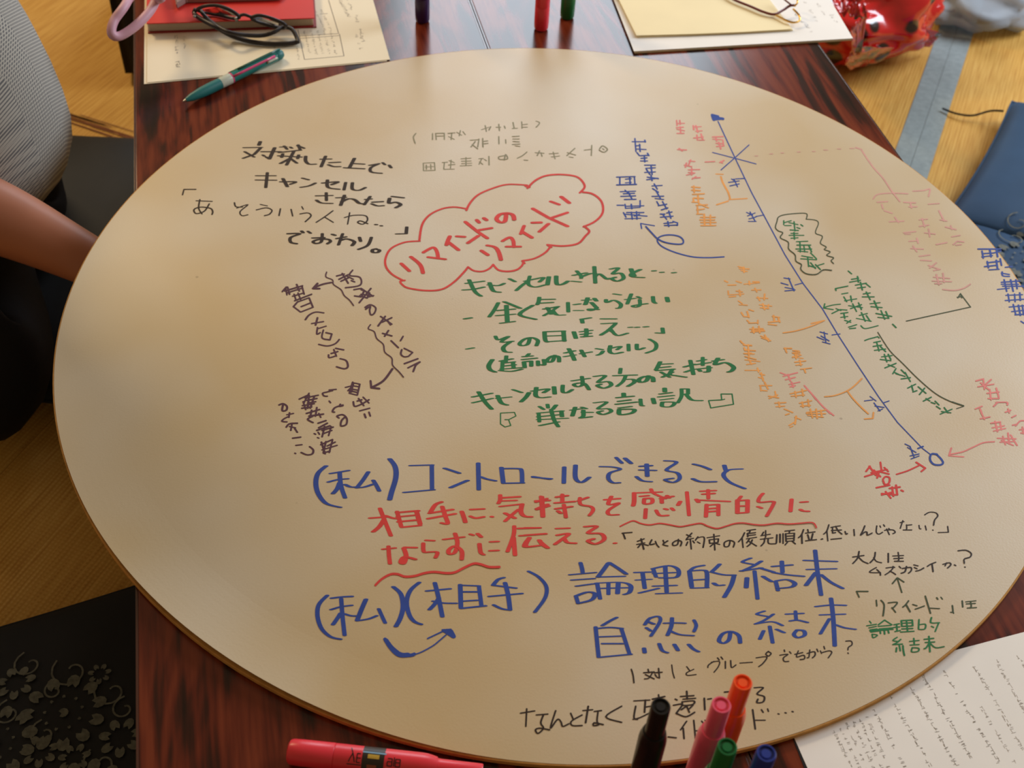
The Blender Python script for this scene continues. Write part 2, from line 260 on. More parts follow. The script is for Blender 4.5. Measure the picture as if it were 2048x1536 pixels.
# (name, label, ink, half width of upright strokes, half width of flat strokes, crop, strokes)
INK = [
('handwritten_text','black note about being cancelled on after taking measures','black',4.1,1.3,'A','''
605,145 752,143;740,95 728,125;740,150 690,200 600,232;612,178 690,222;752,178 905,178;858,145 815,238;815,238 790,222;760,205 775,215;
905,140 950,138;935,132 960,158;985,140 1000,150;1045,128 1098,150;1050,122 1068,165;895,185 1070,165;890,212 1075,222;925,195 915,225;1015,175 955,287;985,232 905,275;985,232 1040,272;1055,205 1045,235;
~1112,215 1112,255 1140,280 1192,280;1235,240 1320,238;1275,215 1238,302;1310,268 1390,264;~1298,285 1340,300 1392,300;
1512,232 1470,310;1500,275 1588,280;1430,310 1588,318;~1635,290 1712,276;~1705,280 1645,310 1650,345 1732,355;1742,268 1762,285;1795,288 1812,310;|
708,375 862,375;705,410 868,412;798,350 785,472;~905,425 1030,425 985,445;925,398 962,465;1085,395 1135,408;~1072,470 1140,458 1192,435;
~1250,435 1375,425 1325,448;~1290,410 1295,470 1385,486;1440,430 1425,492;~1495,432 1495,485 1550,494 1602,472;|
1200,540 1328,537;1280,515 1282,578;~1200,575 1240,598 1328,602;1365,556 1440,552;1430,535 1398,618;~1405,590 1460,565 1510,570 1550,600 1590,605;
1600,570 1650,565;1640,545 1592,612;1660,592 1742,587;~1652,605 1700,622 1748,620;1820,545 1912,556;~1800,560 1795,600 1850,592 1890,612 1850,637;|
1685,775 1692,776;1728,785 1735,786;1940,795 1935,850 1855,852'''),
('handwritten_text','thin black quotation line under the cancel note','black',1.7,1.2,'A','''
212,487 115,487 103,532;215,580 345,585;~245,570 235,640 262,688;~322,605 282,665 215,685 197,652 250,632 330,642 350,668 345,692;
~528,595 540,628 592,632;~548,640 638,612 575,668 590,702 638,695;740,610 797,622;~708,655 790,638 835,658 815,690 775,702;
905,645 893,702;992,650 1005,705;1080,628 1092,650;~1065,688 1130,680 1155,705 1108,752;~1335,662 1270,710 1198,757;1264,712 1338,757;
1472,678 1455,772;~1430,718 1500,700 1600,702 1617,740 1580,772 1538,758 1562,745 1620,768'''),
('handwritten_text','black closing words with a round full stop','black',4.0,1.6,'A','''
~965,850 1065,850 990,880 990,920 1038,932;1078,828 1092,842;1130,830 1152,846;1170,885 1262,882;~1248,850 1240,915 1195,930 1172,915 1215,898 1290,895 1316,912 1290,932;1330,855 1352,863;
1365,890 1442,876;1415,850 1380,942;~1395,905 1450,893 1510,915 1492,947;1552,880 1562,912;~1650,880 1620,945 1545,978;~1685,975 1716,985 1702,1003 1662,1002 1660,982 1688,974'''),
('drawn_cloud','red scalloped cloud outline around the title','red',2.6,2.0,'B','''
~322,1060 200,1070 90,1120 45,1200 50,1270 100,1330 180,1375;~200,1378 165,1385 180,1412 230,1440 370,1460 500,1450 600,1390 680,1310 712,1270;
~715,1272 760,1300 830,1305 885,1282 915,1250;~915,1250 960,1295 1040,1305 1110,1290 1150,1255 1162,1218;~1150,1220 1250,1200 1340,1150 1385,1092;
~1352,1090 1480,1100 1600,1080 1660,1020 1692,980 1650,940;~1645,945 1740,900 1800,830 1790,740 1720,680 1640,665;~1615,670 1655,620 1620,560 1560,532 1440,522 1330,535 1250,575 1192,632;
~1190,608 1040,602 930,627 800,682 730,750 698,812;~702,800 600,785 500,800 400,850 340,930 318,1060;1175,615 1210,625;1150,1222 1170,1240;1355,1092 1385,1110'''),
('handwritten_text','red title lettering inside the drawn cloud','red',4.6,2.5,'B','''
172,1242 238,1302;~250,1188 310,1235 335,1270 348,1318;~350,1152 430,1112 462,1150 470,1200;390,1190 528,1207;~565,1022 548,1060 538,1092;555,1070 635,1132;622,1022 682,1026;710,1076 795,1018;
690,905 790,985 868,1037;800,972 902,955;782,890 802,910;840,875 862,890;~1020,842 1010,900 970,908 942,880 970,845 1030,835 1075,850 1085,888;|
820,1138 872,1172;~868,1095 930,1110 960,1150 978,1212;~990,1060 1050,1030 1078,1060 1082,1108;1022,1105 1135,1105;1165,938 1138,1002;1150,985 1228,1032;1230,912 1302,910;1288,985 1362,920;
1235,798 1360,870 1515,940;1390,872 1515,830;1380,740 1448,765;1465,702 1530,752'''),
('handwritten_text','faint grey green upside-down lines at the far side','faintgreen',1.5,1.0,'B','''
350,430 440,425 445,488 352,492 350,430;375,445 375,480;410,440 412,480;365,462 430,458;505,425 545,422;520,430 515,480 600,478;560,410 600,425;575,405 570,470;555,445 605,440;
655,395 735,390;660,415 735,412;660,435 740,430;695,385 695,450;650,452 740,448;800,395 835,392;805,420 830,440;820,400 800,440;880,375 882,445;845,400 860,410;
~1000,370 960,380 970,400 1030,395 1015,360 1005,405;~1110,390 1150,370 1188,340;1165,405 1195,407;1255,345 1325,350;1290,330 1270,370;1300,345 1310,375;1370,355 1440,350;1385,380 1450,372;1400,340 1415,395;
1510,370 1575,310;1515,345 1580,365;1530,380 1560,385;1650,325 1712,318;1712,285 1708,368;~1775,315 1800,290 1838,318 1810,342 1772,325;1800,312 1812,322;|
730,245 800,240;735,300 770,255;745,280 790,315;800,235 790,300;830,255 870,250;830,275 872,270;830,230 832,300;960,215 962,275;1015,240 1018,270;1070,215 1125,212;1075,235 1125,235;1075,255 1125,258;1070,280 1130,275;1095,290 1130,295;|
~290,190 270,220 285,270;425,190 425,240;450,190 520,188 520,238;455,212 520,210;455,240 450,190;550,190 605,185;555,215 600,238;580,185 575,240;620,180 660,205;650,165 640,210;670,175 690,200;
820,160 880,140;850,125 860,175;895,135 880,165;960,115 965,168;940,140 975,140;1005,130 1012,150;1075,100 1085,150;1070,150 1110,148;1145,95 1148,150;1150,120 1190,115;1150,140 1190,140;~1262,90 1290,105 1262,140'''),
('handwritten_text','dark purple slanted words about cancelling an appointment','purple',2.1,1.8,'C','''
512,85 570,70;530,110 600,75;545,125 610,95;555,65 600,140;590,85 640,110;~635,40 612,80 690,95 692,155 580,175;625,120 650,130;
645,190 700,180 790,240;650,238 700,245;700,190 765,215 745,255 690,235;720,205 705,240;685,290 775,180;740,250 795,235;700,225 760,232;
~730,325 770,305 812,330 800,372 775,383 765,350 770,318 735,340 750,325;850,395 935,455;885,395 830,468;860,440 935,405;905,430 925,460;
865,525 935,545;910,503 880,548;1022,548 1002,582;930,582 985,635;~1012,650 1005,685 1030,705 1062,702;1030,640 1095,672 1065,700;1032,758 1135,720;~1060,790 1150,745 1120,770 1100,818'''),
('wavy_underline','purple wavy underlines beneath the slanted words','purple',1.5,1.3,'C','''
~435,55 430,92 480,115 488,150 545,190 570,235 610,270 642,312;|~772,458 755,490 800,512 820,565 870,610 882,670 935,715 942,770 990,820 1025,862'''),
('drawn_arrow','purple arrows pointing down and left from the underlines','purple',2.4,2.2,'C','''
~470,135 400,150 330,180;332,180 365,143;332,182 382,182;|~940,798 870,890 778,942;778,942 772,890;778,942 840,950'''),
('handwritten_text','dark purple slanted words naming a due date','purple',2.1,1.8,'C','''
95,205 125,170;115,200 250,160;130,215 240,180;135,170 150,225;205,150 225,200;150,190 215,170;175,240 260,215;190,275 320,225;245,160 262,225;215,215 235,265;185,225 200,270;120,180 130,230;
210,285 300,252 330,325 235,362 180,320 215,280;240,320 315,290;~412,368 350,362 300,385 272,420;320,450 410,435;365,405 350,462;~365,480 360,530 385,520;365,490 430,470;~410,500 400,560 455,575;430,520 475,530 460,575;
~532,572 500,605 440,622 375,610;~450,690 455,712 500,700;490,650 510,700;505,640 565,652;470,680 520,665;~540,720 585,735 598,780 570,797 512,782'''),
('handwritten_text','dark purple slanted four-line remark on priorities','purple',2.1,1.8,'C','''
580,940 640,925;635,900 610,985;625,940 600,965;640,905 690,915 670,1000 610,985;650,930 685,935;640,955 680,962;635,970 675,980;640,905 625,975;
~640,1050 650,1085 700,1070 760,1035;680,1025 720,1080;715,1015 760,1060;670,1045 705,1035;690,1120 765,1100;725,1145 735,1172;760,1130 770,1160;|
455,960 508,955;~480,965 440,975 405,985 415,1005 440,1008;455,1045 465,1058;~540,1070 535,1085 560,1080;~560,1075 500,1095 480,1125 495,1130;~530,1175 515,1160 560,1150 590,1180 585,1225 545,1235 550,1195 580,1165;|
225,1030 290,1000;300,985 260,1060;270,1020 370,1000;285,1040 360,1025;290,1060 350,1050;250,1080 340,1065;245,1100 320,1090;300,1000 290,1100;340,1010 310,1100;255,1050 275,1110;
280,1140 380,1110;320,1115 310,1165;360,1095 350,1160;300,1160 410,1145;~330,1160 290,1185 330,1210;375,1140 390,1170;
370,1215 430,1195;375,1250 440,1215;360,1270 460,1235;400,1270 485,1245;410,1295 475,1270;370,1285 380,1300;420,1240 400,1320;470,1240 450,1310;340,1295 350,1300;365,1325 375,1330;|
390,1380 480,1340;400,1420 515,1385;430,1355 410,1440;480,1345 455,1440;395,1360 420,1440 460,1430;440,1390 500,1360;410,1445 425,1450;
~70,1075 100,1065 130,1085 125,1115 95,1118 100,1075;130,1150 180,1140;150,1135 145,1170;~140,1165 110,1180 92,1200 130,1205;~125,1245 150,1220 210,1215;150,1240 195,1250;170,1215 160,1270;190,1255 210,1285;
175,1330 235,1322;200,1385 245,1380;~305,1395 332,1420 325,1450 285,1458 240,1440;192,1445 196,1448'''),
('handwritten_text','green lines on how it feels to be cancelled on','green',4.9,1.2,'D','''
~90,205 160,200 232,185;110,160 230,145;~130,135 170,215 212,247;~262,170 330,175 370,160;~270,155 295,210 340,220;405,128 445,148;~452,208 490,175 525,150;~510,145 580,130 640,120 610,150;~545,110 535,165 580,185 650,170;
675,115 665,170;~725,110 730,165 770,165 805,145;842,105 930,88;~865,75 895,110 895,125;835,145 890,150;~905,112 950,95 990,90;985,45 992,158;~990,115 1020,95 1070,130 1088,125;
~1095,62 1150,55 1110,95 1165,90 1185,125 1140,145 1105,128 1130,118;~1235,60 1250,95 1260,108;~1300,65 1240,95 1250,115 1320,120;1385,75 1400,74;1440,85 1452,84;1520,88 1538,86;|
100,402 145,395;~330,292 300,345 268,388;~370,285 420,305 480,330;325,345 440,335;320,380 440,370;345,432 440,420;385,310 392,425;~565,310 475,372 585,405;
~610,255 605,285 595,305;610,270 710,268;610,295 700,290;640,335 740,318;~735,320 700,345 640,380;665,325 690,370;~700,345 730,375 780,375;
805,290 808,355;850,305 885,300;850,345 905,345;905,275 960,272;~940,258 930,290 922,305;~985,262 1000,280;~965,290 990,315 1000,330 960,345 950,335 1010,338;
1120,232 1162,238;~1065,270 1070,290 1120,275 1165,300 1160,325 1140,330;1200,270 1262,262;1238,232 1210,300;1280,250 1300,262;~1295,270 1295,310 1265,322 1250,312 1345,298;~1385,250 1390,285 1405,295;1480,255 1488,285;|
115,608 160,600;~310,520 330,545 400,522 350,560 430,555;~410,560 365,595 375,625 415,630;~545,535 530,575 490,585 475,570 510,540 560,530 600,550 590,585;
~645,490 650,545 665,560;650,490 780,485;775,490 780,555;650,520 770,515;665,558 785,550;845,490 860,535;890,490 968,480;895,508 960,500;~930,470 930,515 900,525 965,520;
895,405 958,395;900,405 905,430;~1035,402 1130,402;1040,435 1130,430;~1130,435 1080,480 1030,512;1085,475 ~1110,490;~1095,470 1140,515 1212,500;1222,460 1240,459;1270,460 1285,459;1328,457 1348,455;1410,498 1455,500;1450,465 1455,498;|
~290,680 265,720 275,750 310,765;345,690 425,675;385,655 380,700;360,705 440,695;360,725 445,715;350,745 490,735;360,690 355,755;~340,755 420,760 490,745;430,700 435,740;
500,660 560,655;540,640 ~520,660;495,680 590,670;505,695 510,735;505,695 550,690;555,690 555,725;600,690 602,720;~640,680 645,715 620,715;~715,650 700,690 672,698 665,680 700,655 740,660 745,695;
785,635 850,620;780,660 855,648;~810,605 835,650 850,685;890,640 965,628;~895,615 920,660;1000,605 1040,612;~1005,650 1030,640 1045,622;~1085,605 1165,590 1140,612;~1095,585 1090,625 1120,640 1175,630;1218,575 1220,620;~1275,575 1280,612 1325,600;~1360,540 1405,570 1400,610 1340,635;|
155,935 285,910;155,975 290,945;~195,900 240,970 285,1018;320,945 415,935;~325,925 350,975 390,990;430,885 490,905;~485,968 520,935 540,905;~560,895 670,880 640,905;~590,870 585,925 620,940 680,935;710,865 715,915;~770,855 770,900 800,905 835,885;
835,825 950,808;~900,795 905,850 870,865 845,850 880,840 920,845 950,885;~985,795 1060,790 1010,835 1080,830 1100,855 1050,875 1005,858 1030,848;
1165,740 1160,775;1120,790 1270,785;~1200,790 1180,830 1140,862;~1205,815 1250,815 1258,835 1215,862;~1355,790 1340,825 1300,835 1290,815 1330,795 1380,800 1388,830;
~1435,695 1415,735 1405,750;1430,712 1515,708;1430,735 1500,728;1410,755 1530,745;~1520,745 1500,780 1545,790 1610,800;1440,765 1500,800;1520,765 1450,800;
1600,730 1670,712;1640,685 1662,782;1605,765 1665,745;1690,690 1745,680;1725,665 1725,720;1675,715 1775,700;1680,745 1780,735;~1765,725 1765,760 1740,765;1700,750 1710,760;
1795,690 1865,680;~1830,670 1810,715 1880,700 1935,730 1925,755 1900,765;|
1185,910 1187,935;1140,940 1250,930;1150,965 1230,955;1135,985 1275,970;1155,1010 1235,1000;~1155,1020 1160,1055 1240,1045 1255,1020 1155,1020;~1300,950 1305,990 1320,995;1385,945 1395,980;
1465,875 1467,900;1435,915 1510,905;1425,935 1525,925;1440,955 1520,945;~1450,970 1450,1000 1510,1000 1530,972 1450,970;~1580,880 1580,930 1555,975;1580,880 1625,880 1625,915 1580,920;~1610,915 1650,955 1718,960;
610,1000 640,1020;665,985 670,1010;725,990 700,1020;600,1045 770,1030;600,1070 760,1055;605,1045 610,1105;760,1030 765,1070;600,1090 800,1080;615,1130 740,1105;~690,1020 710,1090 740,1138;
825,1025 900,1015;855,1005 835,1065;900,1005 930,1015;~910,1025 910,1065 890,1078 965,1070;~905,1040 970,1040;~985,975 1070,970 1010,1015 1080,1015 1100,1035 1045,1055 1010,1040 1040,1030'''),
('drawn_bracket','hollow green corner brackets around the excuse line','green',1.4,1.1,'D','''
345,1045 440,1040 450,1065 400,1090 415,1130 375,1140 345,1120 345,1045;400,1090 375,1090;|1765,960 1780,1010 1935,985 1925,915 1850,915 1855,955 1765,960;1855,955 1875,950'''),
('handwritten_text','large blue words in brackets about what one can control','blue',5.4,1.6,'J','''
~215,212 150,270 130,350 150,440 215,520 330,552;~250,275 330,262 400,250;~232,345 310,325 390,318;~325,262 335,370 370,475;~325,350 305,400 270,440;~370,365 415,385 465,385;
~560,262 515,330 465,392;~465,392 530,385 600,362;~600,330 625,370 650,418;~735,155 780,220 785,310 750,430 735,490;
905,210 1085,205;1080,205 1082,405;855,430 1095,408;~1185,232 1240,250 1305,272;~1235,390 1300,362 1372,332;1460,190 1465,408;~1480,302 1530,320 1602,335;
1650,225 1665,350;~1650,235 1780,235 1815,250 1820,350;1665,355 1830,352;~1910,300 1980,312 2045,322'''),
('handwritten_text','large blue words, the last half of the control line','blue',5.0,1.5,'K','''
55,255 180,265;268,185 265,295;~345,172 345,260 385,290 440,255;~515,182 600,185 650,200 580,225 570,265 600,292 645,292;622,120 662,158;682,125 725,160;
785,180 865,175;785,205 890,208;830,165 835,248;~760,250 800,278 862,285;~955,142 1035,152 965,205 1040,225 1055,265 1010,290 955,272 1010,262;~1150,165 1210,180 1265,202;~1145,265 1200,285 1300,285;
~1360,172 1368,200 1375,215;~1480,198 1390,205 1355,240 1400,290 1500,332'''),
('handwritten_text','large red words opening the line on conveying feelings','red',5.2,2.0,'J','''
575,640 720,630;~655,560 690,650 745,785;~690,650 650,710 600,752;~700,620 760,640 800,645;795,585 830,710;795,595 970,580;955,585 985,690;800,630 960,615;805,670 970,655;835,715 985,700;
~1160,508 1110,530 1070,590;1060,600 1250,570;1050,645 1270,605;~1165,545 1190,620 1210,685 1160,680;~1325,585 1345,640 1355,675;1400,570 1505,565;~1395,625 1440,640 1505,630;
~1640,450 1640,490 1625,520;1640,475 1800,465;1640,500 1770,495;1640,545 1820,525;~1820,525 1810,590 1840,625 1895,630;1680,600 1760,640;~1790,570 1740,610 1680,665;~1570,628 1575,630;
1935,500 2040,495;1940,570 2040,540;1980,465 1990,630;|
680,895 780,885;~725,870 730,950 738,1015;~860,880 950,882;~850,885 870,950 850,1012 825,1000 850,960 900,965 945,978;1035,822 1095,825;~1010,845 1015,915 1060,918 1125,920 1110,965;
1180,815 1340,795;~1270,765 1290,840 1270,920 1225,935 1220,900 1270,870 1325,910 1325,980;1395,772 1420,780;1455,768 1485,795;~1470,850 1480,920 1505,940;1565,835 1620,832;1560,908 1620,905;
~1755,705 1750,780 1700,915;1750,800 1762,945;1790,725 1965,720;1805,785 2012,770;~1880,800 1850,870 1960,865;~1960,820 1990,860 2030,885'''),
('handwritten_text','large red words ending the line on conveying feelings','red',4.8,1.9,'K','''
75,425 150,400;80,470 155,440;108,385 122,522;215,390 290,380;205,430 340,420;~255,372 255,420;210,470 320,455;265,440 280,530;225,485 245,500;
365,415 430,392;~375,395 380,440 450,455 465,480 440,515;545,408 645,400;~590,385 570,440 640,430;~640,435 570,480 575,510 635,510;
~745,360 745,420 738,450;745,362 930,355;~860,335 880,365 960,400;790,385 840,380;~815,400 815,435 865,430 865,400 815,400;~925,400 955,390 ;~1010,385 940,400 935,430;970,380 985,395;825,470 ~820,535;~895,480 920,515 975,515;955,470 970,475;1000,465 1015,480;
1060,420 1045,445;1105,355 1120,515;1170,405 1185,425;1200,350 1300,345;1215,370 1290,365;1250,340 1252,400;1180,410 1395,420;~1240,440 1235,525;1240,445 1320,440 1320,515;1245,470 1310,465;1245,490 1315,485;
~1475,385 1455,410;1450,410 1450,500;1450,415 1520,410 1518,495 1450,500;1455,452 1515,450;~1625,365 1600,395 1600,425 1690,420 1695,440 1650,520;~1590,455 1615,465;1820,405 1812,488;1885,425 1925,422;~1880,475 1900,485 1935,487;|
0,600 100,600;0,650 140,640;~30,670 5,700 0,730 70,725;~100,690 130,715 155,735;215,605 300,602;~220,650 300,640 250,680 205,712;~270,675 290,700 345,705;
~410,592 490,590 430,635 520,640 540,680 480,710 430,690 470,675;612,705 618,704'''),
('wavy_underline','long red wavy underline under the right half','red',1.9,1.6,'K','''
~650,590 690,570 740,552 790,570 850,580 920,570 990,580 1060,592 1130,580 1200,570 1250,590 1310,605 1370,590 1430,572 1490,568 1560,578 1630,582 1720,570 1800,575 1880,570 1950,565 1975,575 1988,600'''),
('wavy_underline','thick red wavy underline under the left half','red',2.6,3.2,'J','''
~618,1190 670,1140 740,1102 800,1100 860,1120 940,1115 1020,1092 1100,1082 1200,1092 1270,1085 1340,1050 1420,1015 1480,1020 1550,1042 1635,1042'''),
('handwritten_text','black bracketed question on the priority of a promise','black',1.9,1.3,'O','''
115,268 22,275;30,275 50,330;170,355 235,330;165,385 240,370;205,330 232,432;210,375 175,415;~235,385 275,395;~310,340 290,385 335,380;~345,355 360,390 380,412;~420,345 430,370;~465,350 420,385 465,400;
~570,335 560,385 520,395 515,370 560,345 600,360 590,400;650,290 690,310;700,275 650,330;645,340 715,325;685,335 695,430;660,360 645,395;710,350 725,370;~760,310 735,345;~745,325 820,315 810,415;~755,360 780,375;
850,320 970,300;870,340 960,330 955,365 875,375 870,340;915,285 925,440;~915,375 880,405;920,370 970,385;~1075,345 1060,400 1020,405 1020,365 1070,345 1115,365 1105,410;
~1215,270 1190,320 1155,360;1190,320 1200,415;1240,250 1320,238;1270,245 1260,275;1240,280 1320,270;1245,300 1320,290;1245,275 1245,310;1235,330 1330,315;1260,335 1235,370;~1290,340 1270,380 1240,405;1250,350 1330,400;
~1400,265 1385,290;1375,300 1465,285;1420,250 1420,315;1370,335 1490,320;~1410,325 1405,365 1375,400;~1445,325 1450,375 1520,378;
1530,290 1525,370;1560,285 1560,365;1590,280 1590,375;1610,255 1700,245;1655,250 1650,275;1615,280 1700,275 1695,350 1620,355 1615,280;1620,305 1695,300;1620,330 1695,325;1635,360 1610,390;1680,355 1710,380;
~1790,240 1770,290 1740,320;1772,285 1775,375;1830,240 1835,260;1810,275 1900,262;1830,290 1845,340;1880,280 1865,340;1810,350 1915,338;1972,330 1975,333'''),
('handwritten_text','thin black end of the bracketed question','black',1.6,1.3,'N','''
10,330 12,330;~85,190 65,250 35,280;65,245 75,345;~105,215 160,205 195,200;120,215 120,270;110,245 205,240;~150,205 175,250 210,280;120,270 ~150,265;105,330 205,320;~240,255 250,280 262,275;325,235 330,295;
~430,200 410,250 390,290 430,260 450,262 455,290 500,270;~545,200 540,260 565,280 600,262;575,200 582,215;610,190 620,205;~620,245 640,240 700,240 722,262 700,275;~640,230 665,285;660,225 668,235;
~770,170 805,160;~795,150 770,225;~830,190 830,235 800,240 880,240;830,195 880,190;~950,195 955,225 968,230;1010,200 1020,240;~1005,95 1050,70 1110,75 1130,105 1100,145 1090,195;1082,240 1085,243;1225,205 1232,262 1135,265'''),
('handwritten_text','large blue bracketed words, me and the other person','blue',5.0,1.9,'L','''
~215,240 150,310 138,400 170,500 240,565 320,585;~250,262 330,252 410,248;~245,352 320,330 408,318;~325,265 335,400 352,555;~320,380 295,420 260,470;~350,385 400,400 450,402;~520,270 485,350 450,438;~450,440 540,425 605,400;~620,345 645,400 672,458;
~735,172 795,230 812,330 790,420 755,485;~940,138 870,200 840,290 860,390 900,445 955,468;1000,205 1180,188;~1062,140 1090,250 1122,408;~1095,260 1060,310 1020,352;~1050,285 1130,300 1230,302;
1262,155 1268,340;1265,160 1410,165;1410,170 1430,325;1285,212 1400,212;1285,285 1400,278;1270,342 1460,322;~1605,100 1560,115 1520,160;1520,160 1700,182;1490,248 1748,225;~1615,140 1640,240 1655,355;~1655,355 1590,345 1525,315;
~1800,50 1880,95 1940,170 1930,260 1850,372'''),
('drawn_arrow','blue curved arrow swinging from me to the other person','blue',4.6,4.6,'L','''
~678,592 720,648 775,695;~775,695 810,706 850,704;1165,520 1185,535;1150,525 1210,565;1190,520 1212,562;1140,522 1180,515;~670,585 715,655 780,712 870,712 900,703|'''),
('drawn_arrow','thin tail and tip of the blue curved arrow','blue',1.8,1.8,'L','''
~850,712 900,705 960,685 1050,635 1100,595 1150,552;1005,580 1135,518;1120,512 1190,508'''),
('handwritten_text','largest blue words, logical outcome','blue',5.2,1.6,'M','''
~135,150 145,185 150,215;65,230 235,215;80,265 225,255;110,305 220,290;~105,370 120,420;~105,370 180,345 230,355 210,395 125,418;~320,152 285,200 250,245;~325,150 380,185 438,225;250,245 425,240;
245,285 265,390;~240,285 400,280 465,300 460,345 425,360;320,285 320,360;385,285 380,355;265,320 465,315;
495,215 600,212;505,265 600,260;545,215 560,320;525,350 650,320;615,190 635,245;~610,190 720,170 780,195 770,245 660,250;620,222 760,215;695,175 705,345;620,305 765,300;640,355 800,350;
~950,168 890,180 855,205;855,205 870,310;~860,205 940,200 970,215 970,310;880,265 965,260;870,318 975,315;~1055,160 1030,185 1000,212;~1000,212 1080,230 1155,232;~1150,235 1130,300 1085,378;~1015,285 1040,300 1080,298;
~1260,120 1205,145 1270,160;~1330,140 1280,170 1205,205;1195,205 1330,185;1285,205 1305,390;1235,250 1230,315;~1340,240 1375,262 1400,275;~1320,185 1370,200 1410,212;1405,175 1530,165;1465,140 1470,215;~1410,215 1500,230 1608,240;
1425,275 1440,335;~1430,270 1500,262 1550,285 1530,310 1440,320;
1615,135 1825,142;1635,195 1820,190;~1685,68 1700,200 1725,365;~1690,215 1655,260 1625,300;~1725,230 1790,280 1868,320'''),
('handwritten_text','largest blue words, natural outcome','blue',4.6,1.8,'M','''
~375,512 330,535 280,565;235,575 255,775;~240,585 330,578 410,585;405,585 460,755;265,640 400,635;280,685 415,685;260,775 470,755;
~635,505 590,520 560,560;~595,515 650,505 660,540 600,635;~580,540 620,555;570,580 600,600;~690,550 760,548 825,550;~740,515 735,570 710,630;~725,600 790,625 880,632;~885,530 900,565 885,605;
555,715 560,745;~655,685 675,730 710,745;755,690 780,730;~850,690 880,720 915,738;~1125,612 1115,660 1080,682 1050,665 1075,620 1130,605 1180,630 1190,680;
~1350,470 1300,490 1370,505;~1410,490 1350,530 1290,555;~1290,555 1400,540 1470,565;1385,570 1405,680;1345,600 1320,655;~1430,590 1480,612;1495,490 1605,485;1555,470 1560,530;~1520,535 1570,530 1635,545;~1560,600 1545,625 1570,645 1615,630 1610,600 1565,595;
~1690,440 1790,430 1885,432;1720,495 1880,490;~1790,385 1805,520 1815,700;~1780,520 1750,570 1720,620;~1820,560 1880,580 1950,590'''),
('handwritten_text','black question in the lower right, is it hard for adults','black',1.8,1.4,'N','''
315,500 420,485;~375,445 360,510 315,562;~370,500 410,540 460,562;~530,455 520,510 480,555;~515,505 540,540 590,555;655,465 655,550;700,490 800,485;710,515 795,510;~750,455 755,530 715,540 800,540;|
~540,600 475,645 580,650;~545,620 575,650 580,675;~635,605 700,600 670,640 625,670;~670,635 700,650 725,668;700,590 715,600;760,590 775,605;~790,610 870,600 875,630 850,655;~830,590 815,640 780,655;900,575 940,585;905,600 930,612;~920,635 960,625 995,605;~1110,550 1060,570 1030,590;1075,570 1085,640;
~1180,570 1240,555 1255,575 1225,605;~1215,555 1200,585;1290,575 1302,582;~1325,440 1400,435 1450,465 1440,500 1385,520 1385,560;1390,595 1393,598'''),
('handwritten_text','dark green reminder note under the small arrow','darkgreen',1.8,1.5,'N','''
740,700 785,840;740,700 695,755;745,700 805,740;|460,830 350,830;350,830 375,885;540,915 545,970;~585,915 615,960 605,1065;~655,940 740,935 710,980 690,990;690,985 725,1030;~850,920 820,960 795,980;825,955 865,1025;890,955 930,968;~915,1000 960,985 1000,970;1010,875 1060,1040;1050,990 1145,995;
1120,890 1130,905;1160,885 1175,905;~1270,965 1275,1025 1255,1030;1280,1030 1282,1040;1365,920 1370,980;1400,930 1495,920;1405,950 1490,945;~1445,930 1450,980 1415,990 1500,985'''),
('handwritten_text','green words logical outcome with the first part struck through','green',1.9,1.5,'N','''
475,1115 490,1135;450,1160 540,1145;470,1180 540,1165;480,1200 545,1190;490,1220 560,1210;~500,1240 510,1275 550,1250 500,1240;620,1105 560,1150;620,1105 690,1150;560,1165 680,1155;570,1190 700,1180;575,1195 580,1235;615,1190 620,1240;650,1190 660,1230;480,1210 640,1200;500,1195 700,1195;
710,1150 760,1140;710,1175 765,1170;735,1145 740,1210;720,1215 770,1205;780,1110 885,1105 890,1160 785,1165 780,1110;785,1135 885,1130;830,1110 840,1210;785,1190 890,1185;775,1220 900,1212;
950,1100 945,1190;~950,1150 1010,1145 1005,1190 950,1195;~1070,1080 1065,1130 1145,1130;1140,1130 1105,1215;1070,1165 1090,1175;|
~740,1270 700,1300 750,1310;~775,1290 740,1320 700,1340;700,1340 790,1335;760,1340 770,1400;735,1370 730,1410;~795,1350 800,1400 810,1445;860,1310 950,1300;900,1280 905,1340;865,1345 950,1340;~885,1370 880,1410 940,1405 945,1375 885,1370;
1000,1290 1090,1280;1010,1320 1100,1315;1045,1260 1055,1410;~1045,1330 1020,1370 1000,1380;~1060,1330 1110,1370 1190,1360'''),
('handwritten_text','black question whether one to one and groups differ','black',1.6,1.4,'Q','''
~690,195 700,230 705,272;760,215 820,210;785,195 ~790,215;~810,215 790,245 765,250;770,225 820,250;820,215 865,212;845,190 850,245;~850,245 835,240;825,225 832,235;~920,170 925,210 935,245;~1005,180 1020,200;~1045,195 1005,215 1010,230 1058,225;
~1160,150 1130,170 1125,185;~1145,155 1190,150 1185,180 1160,212;1180,130 1190,142;1200,125 1210,138;1225,150 1225,190;~1255,145 1260,185 1285,170;1308,160 1378,155;~1400,130 1460,125 1440,160 1415,180;~1470,95 1485,105 1470,120 1455,108 1470,93;
~1535,115 1580,110 1555,130 1560,150 1585,150;1590,95 1598,105;1560,85 1562,95;~1620,110 1665,100;~1640,90 1630,125 1670,115 1675,135 1650,140;~1690,105 1730,95 1735,115 1720,130;~1705,85 1700,125 1690,130;1745,80 1752,95;1765,90 1772,105;1785,65 1790,80;~1775,100 1815,90 1830,100 1810,130;
~1910,35 1940,35 1945,55 1925,70 1922,85;1922,102 1924,105'''),
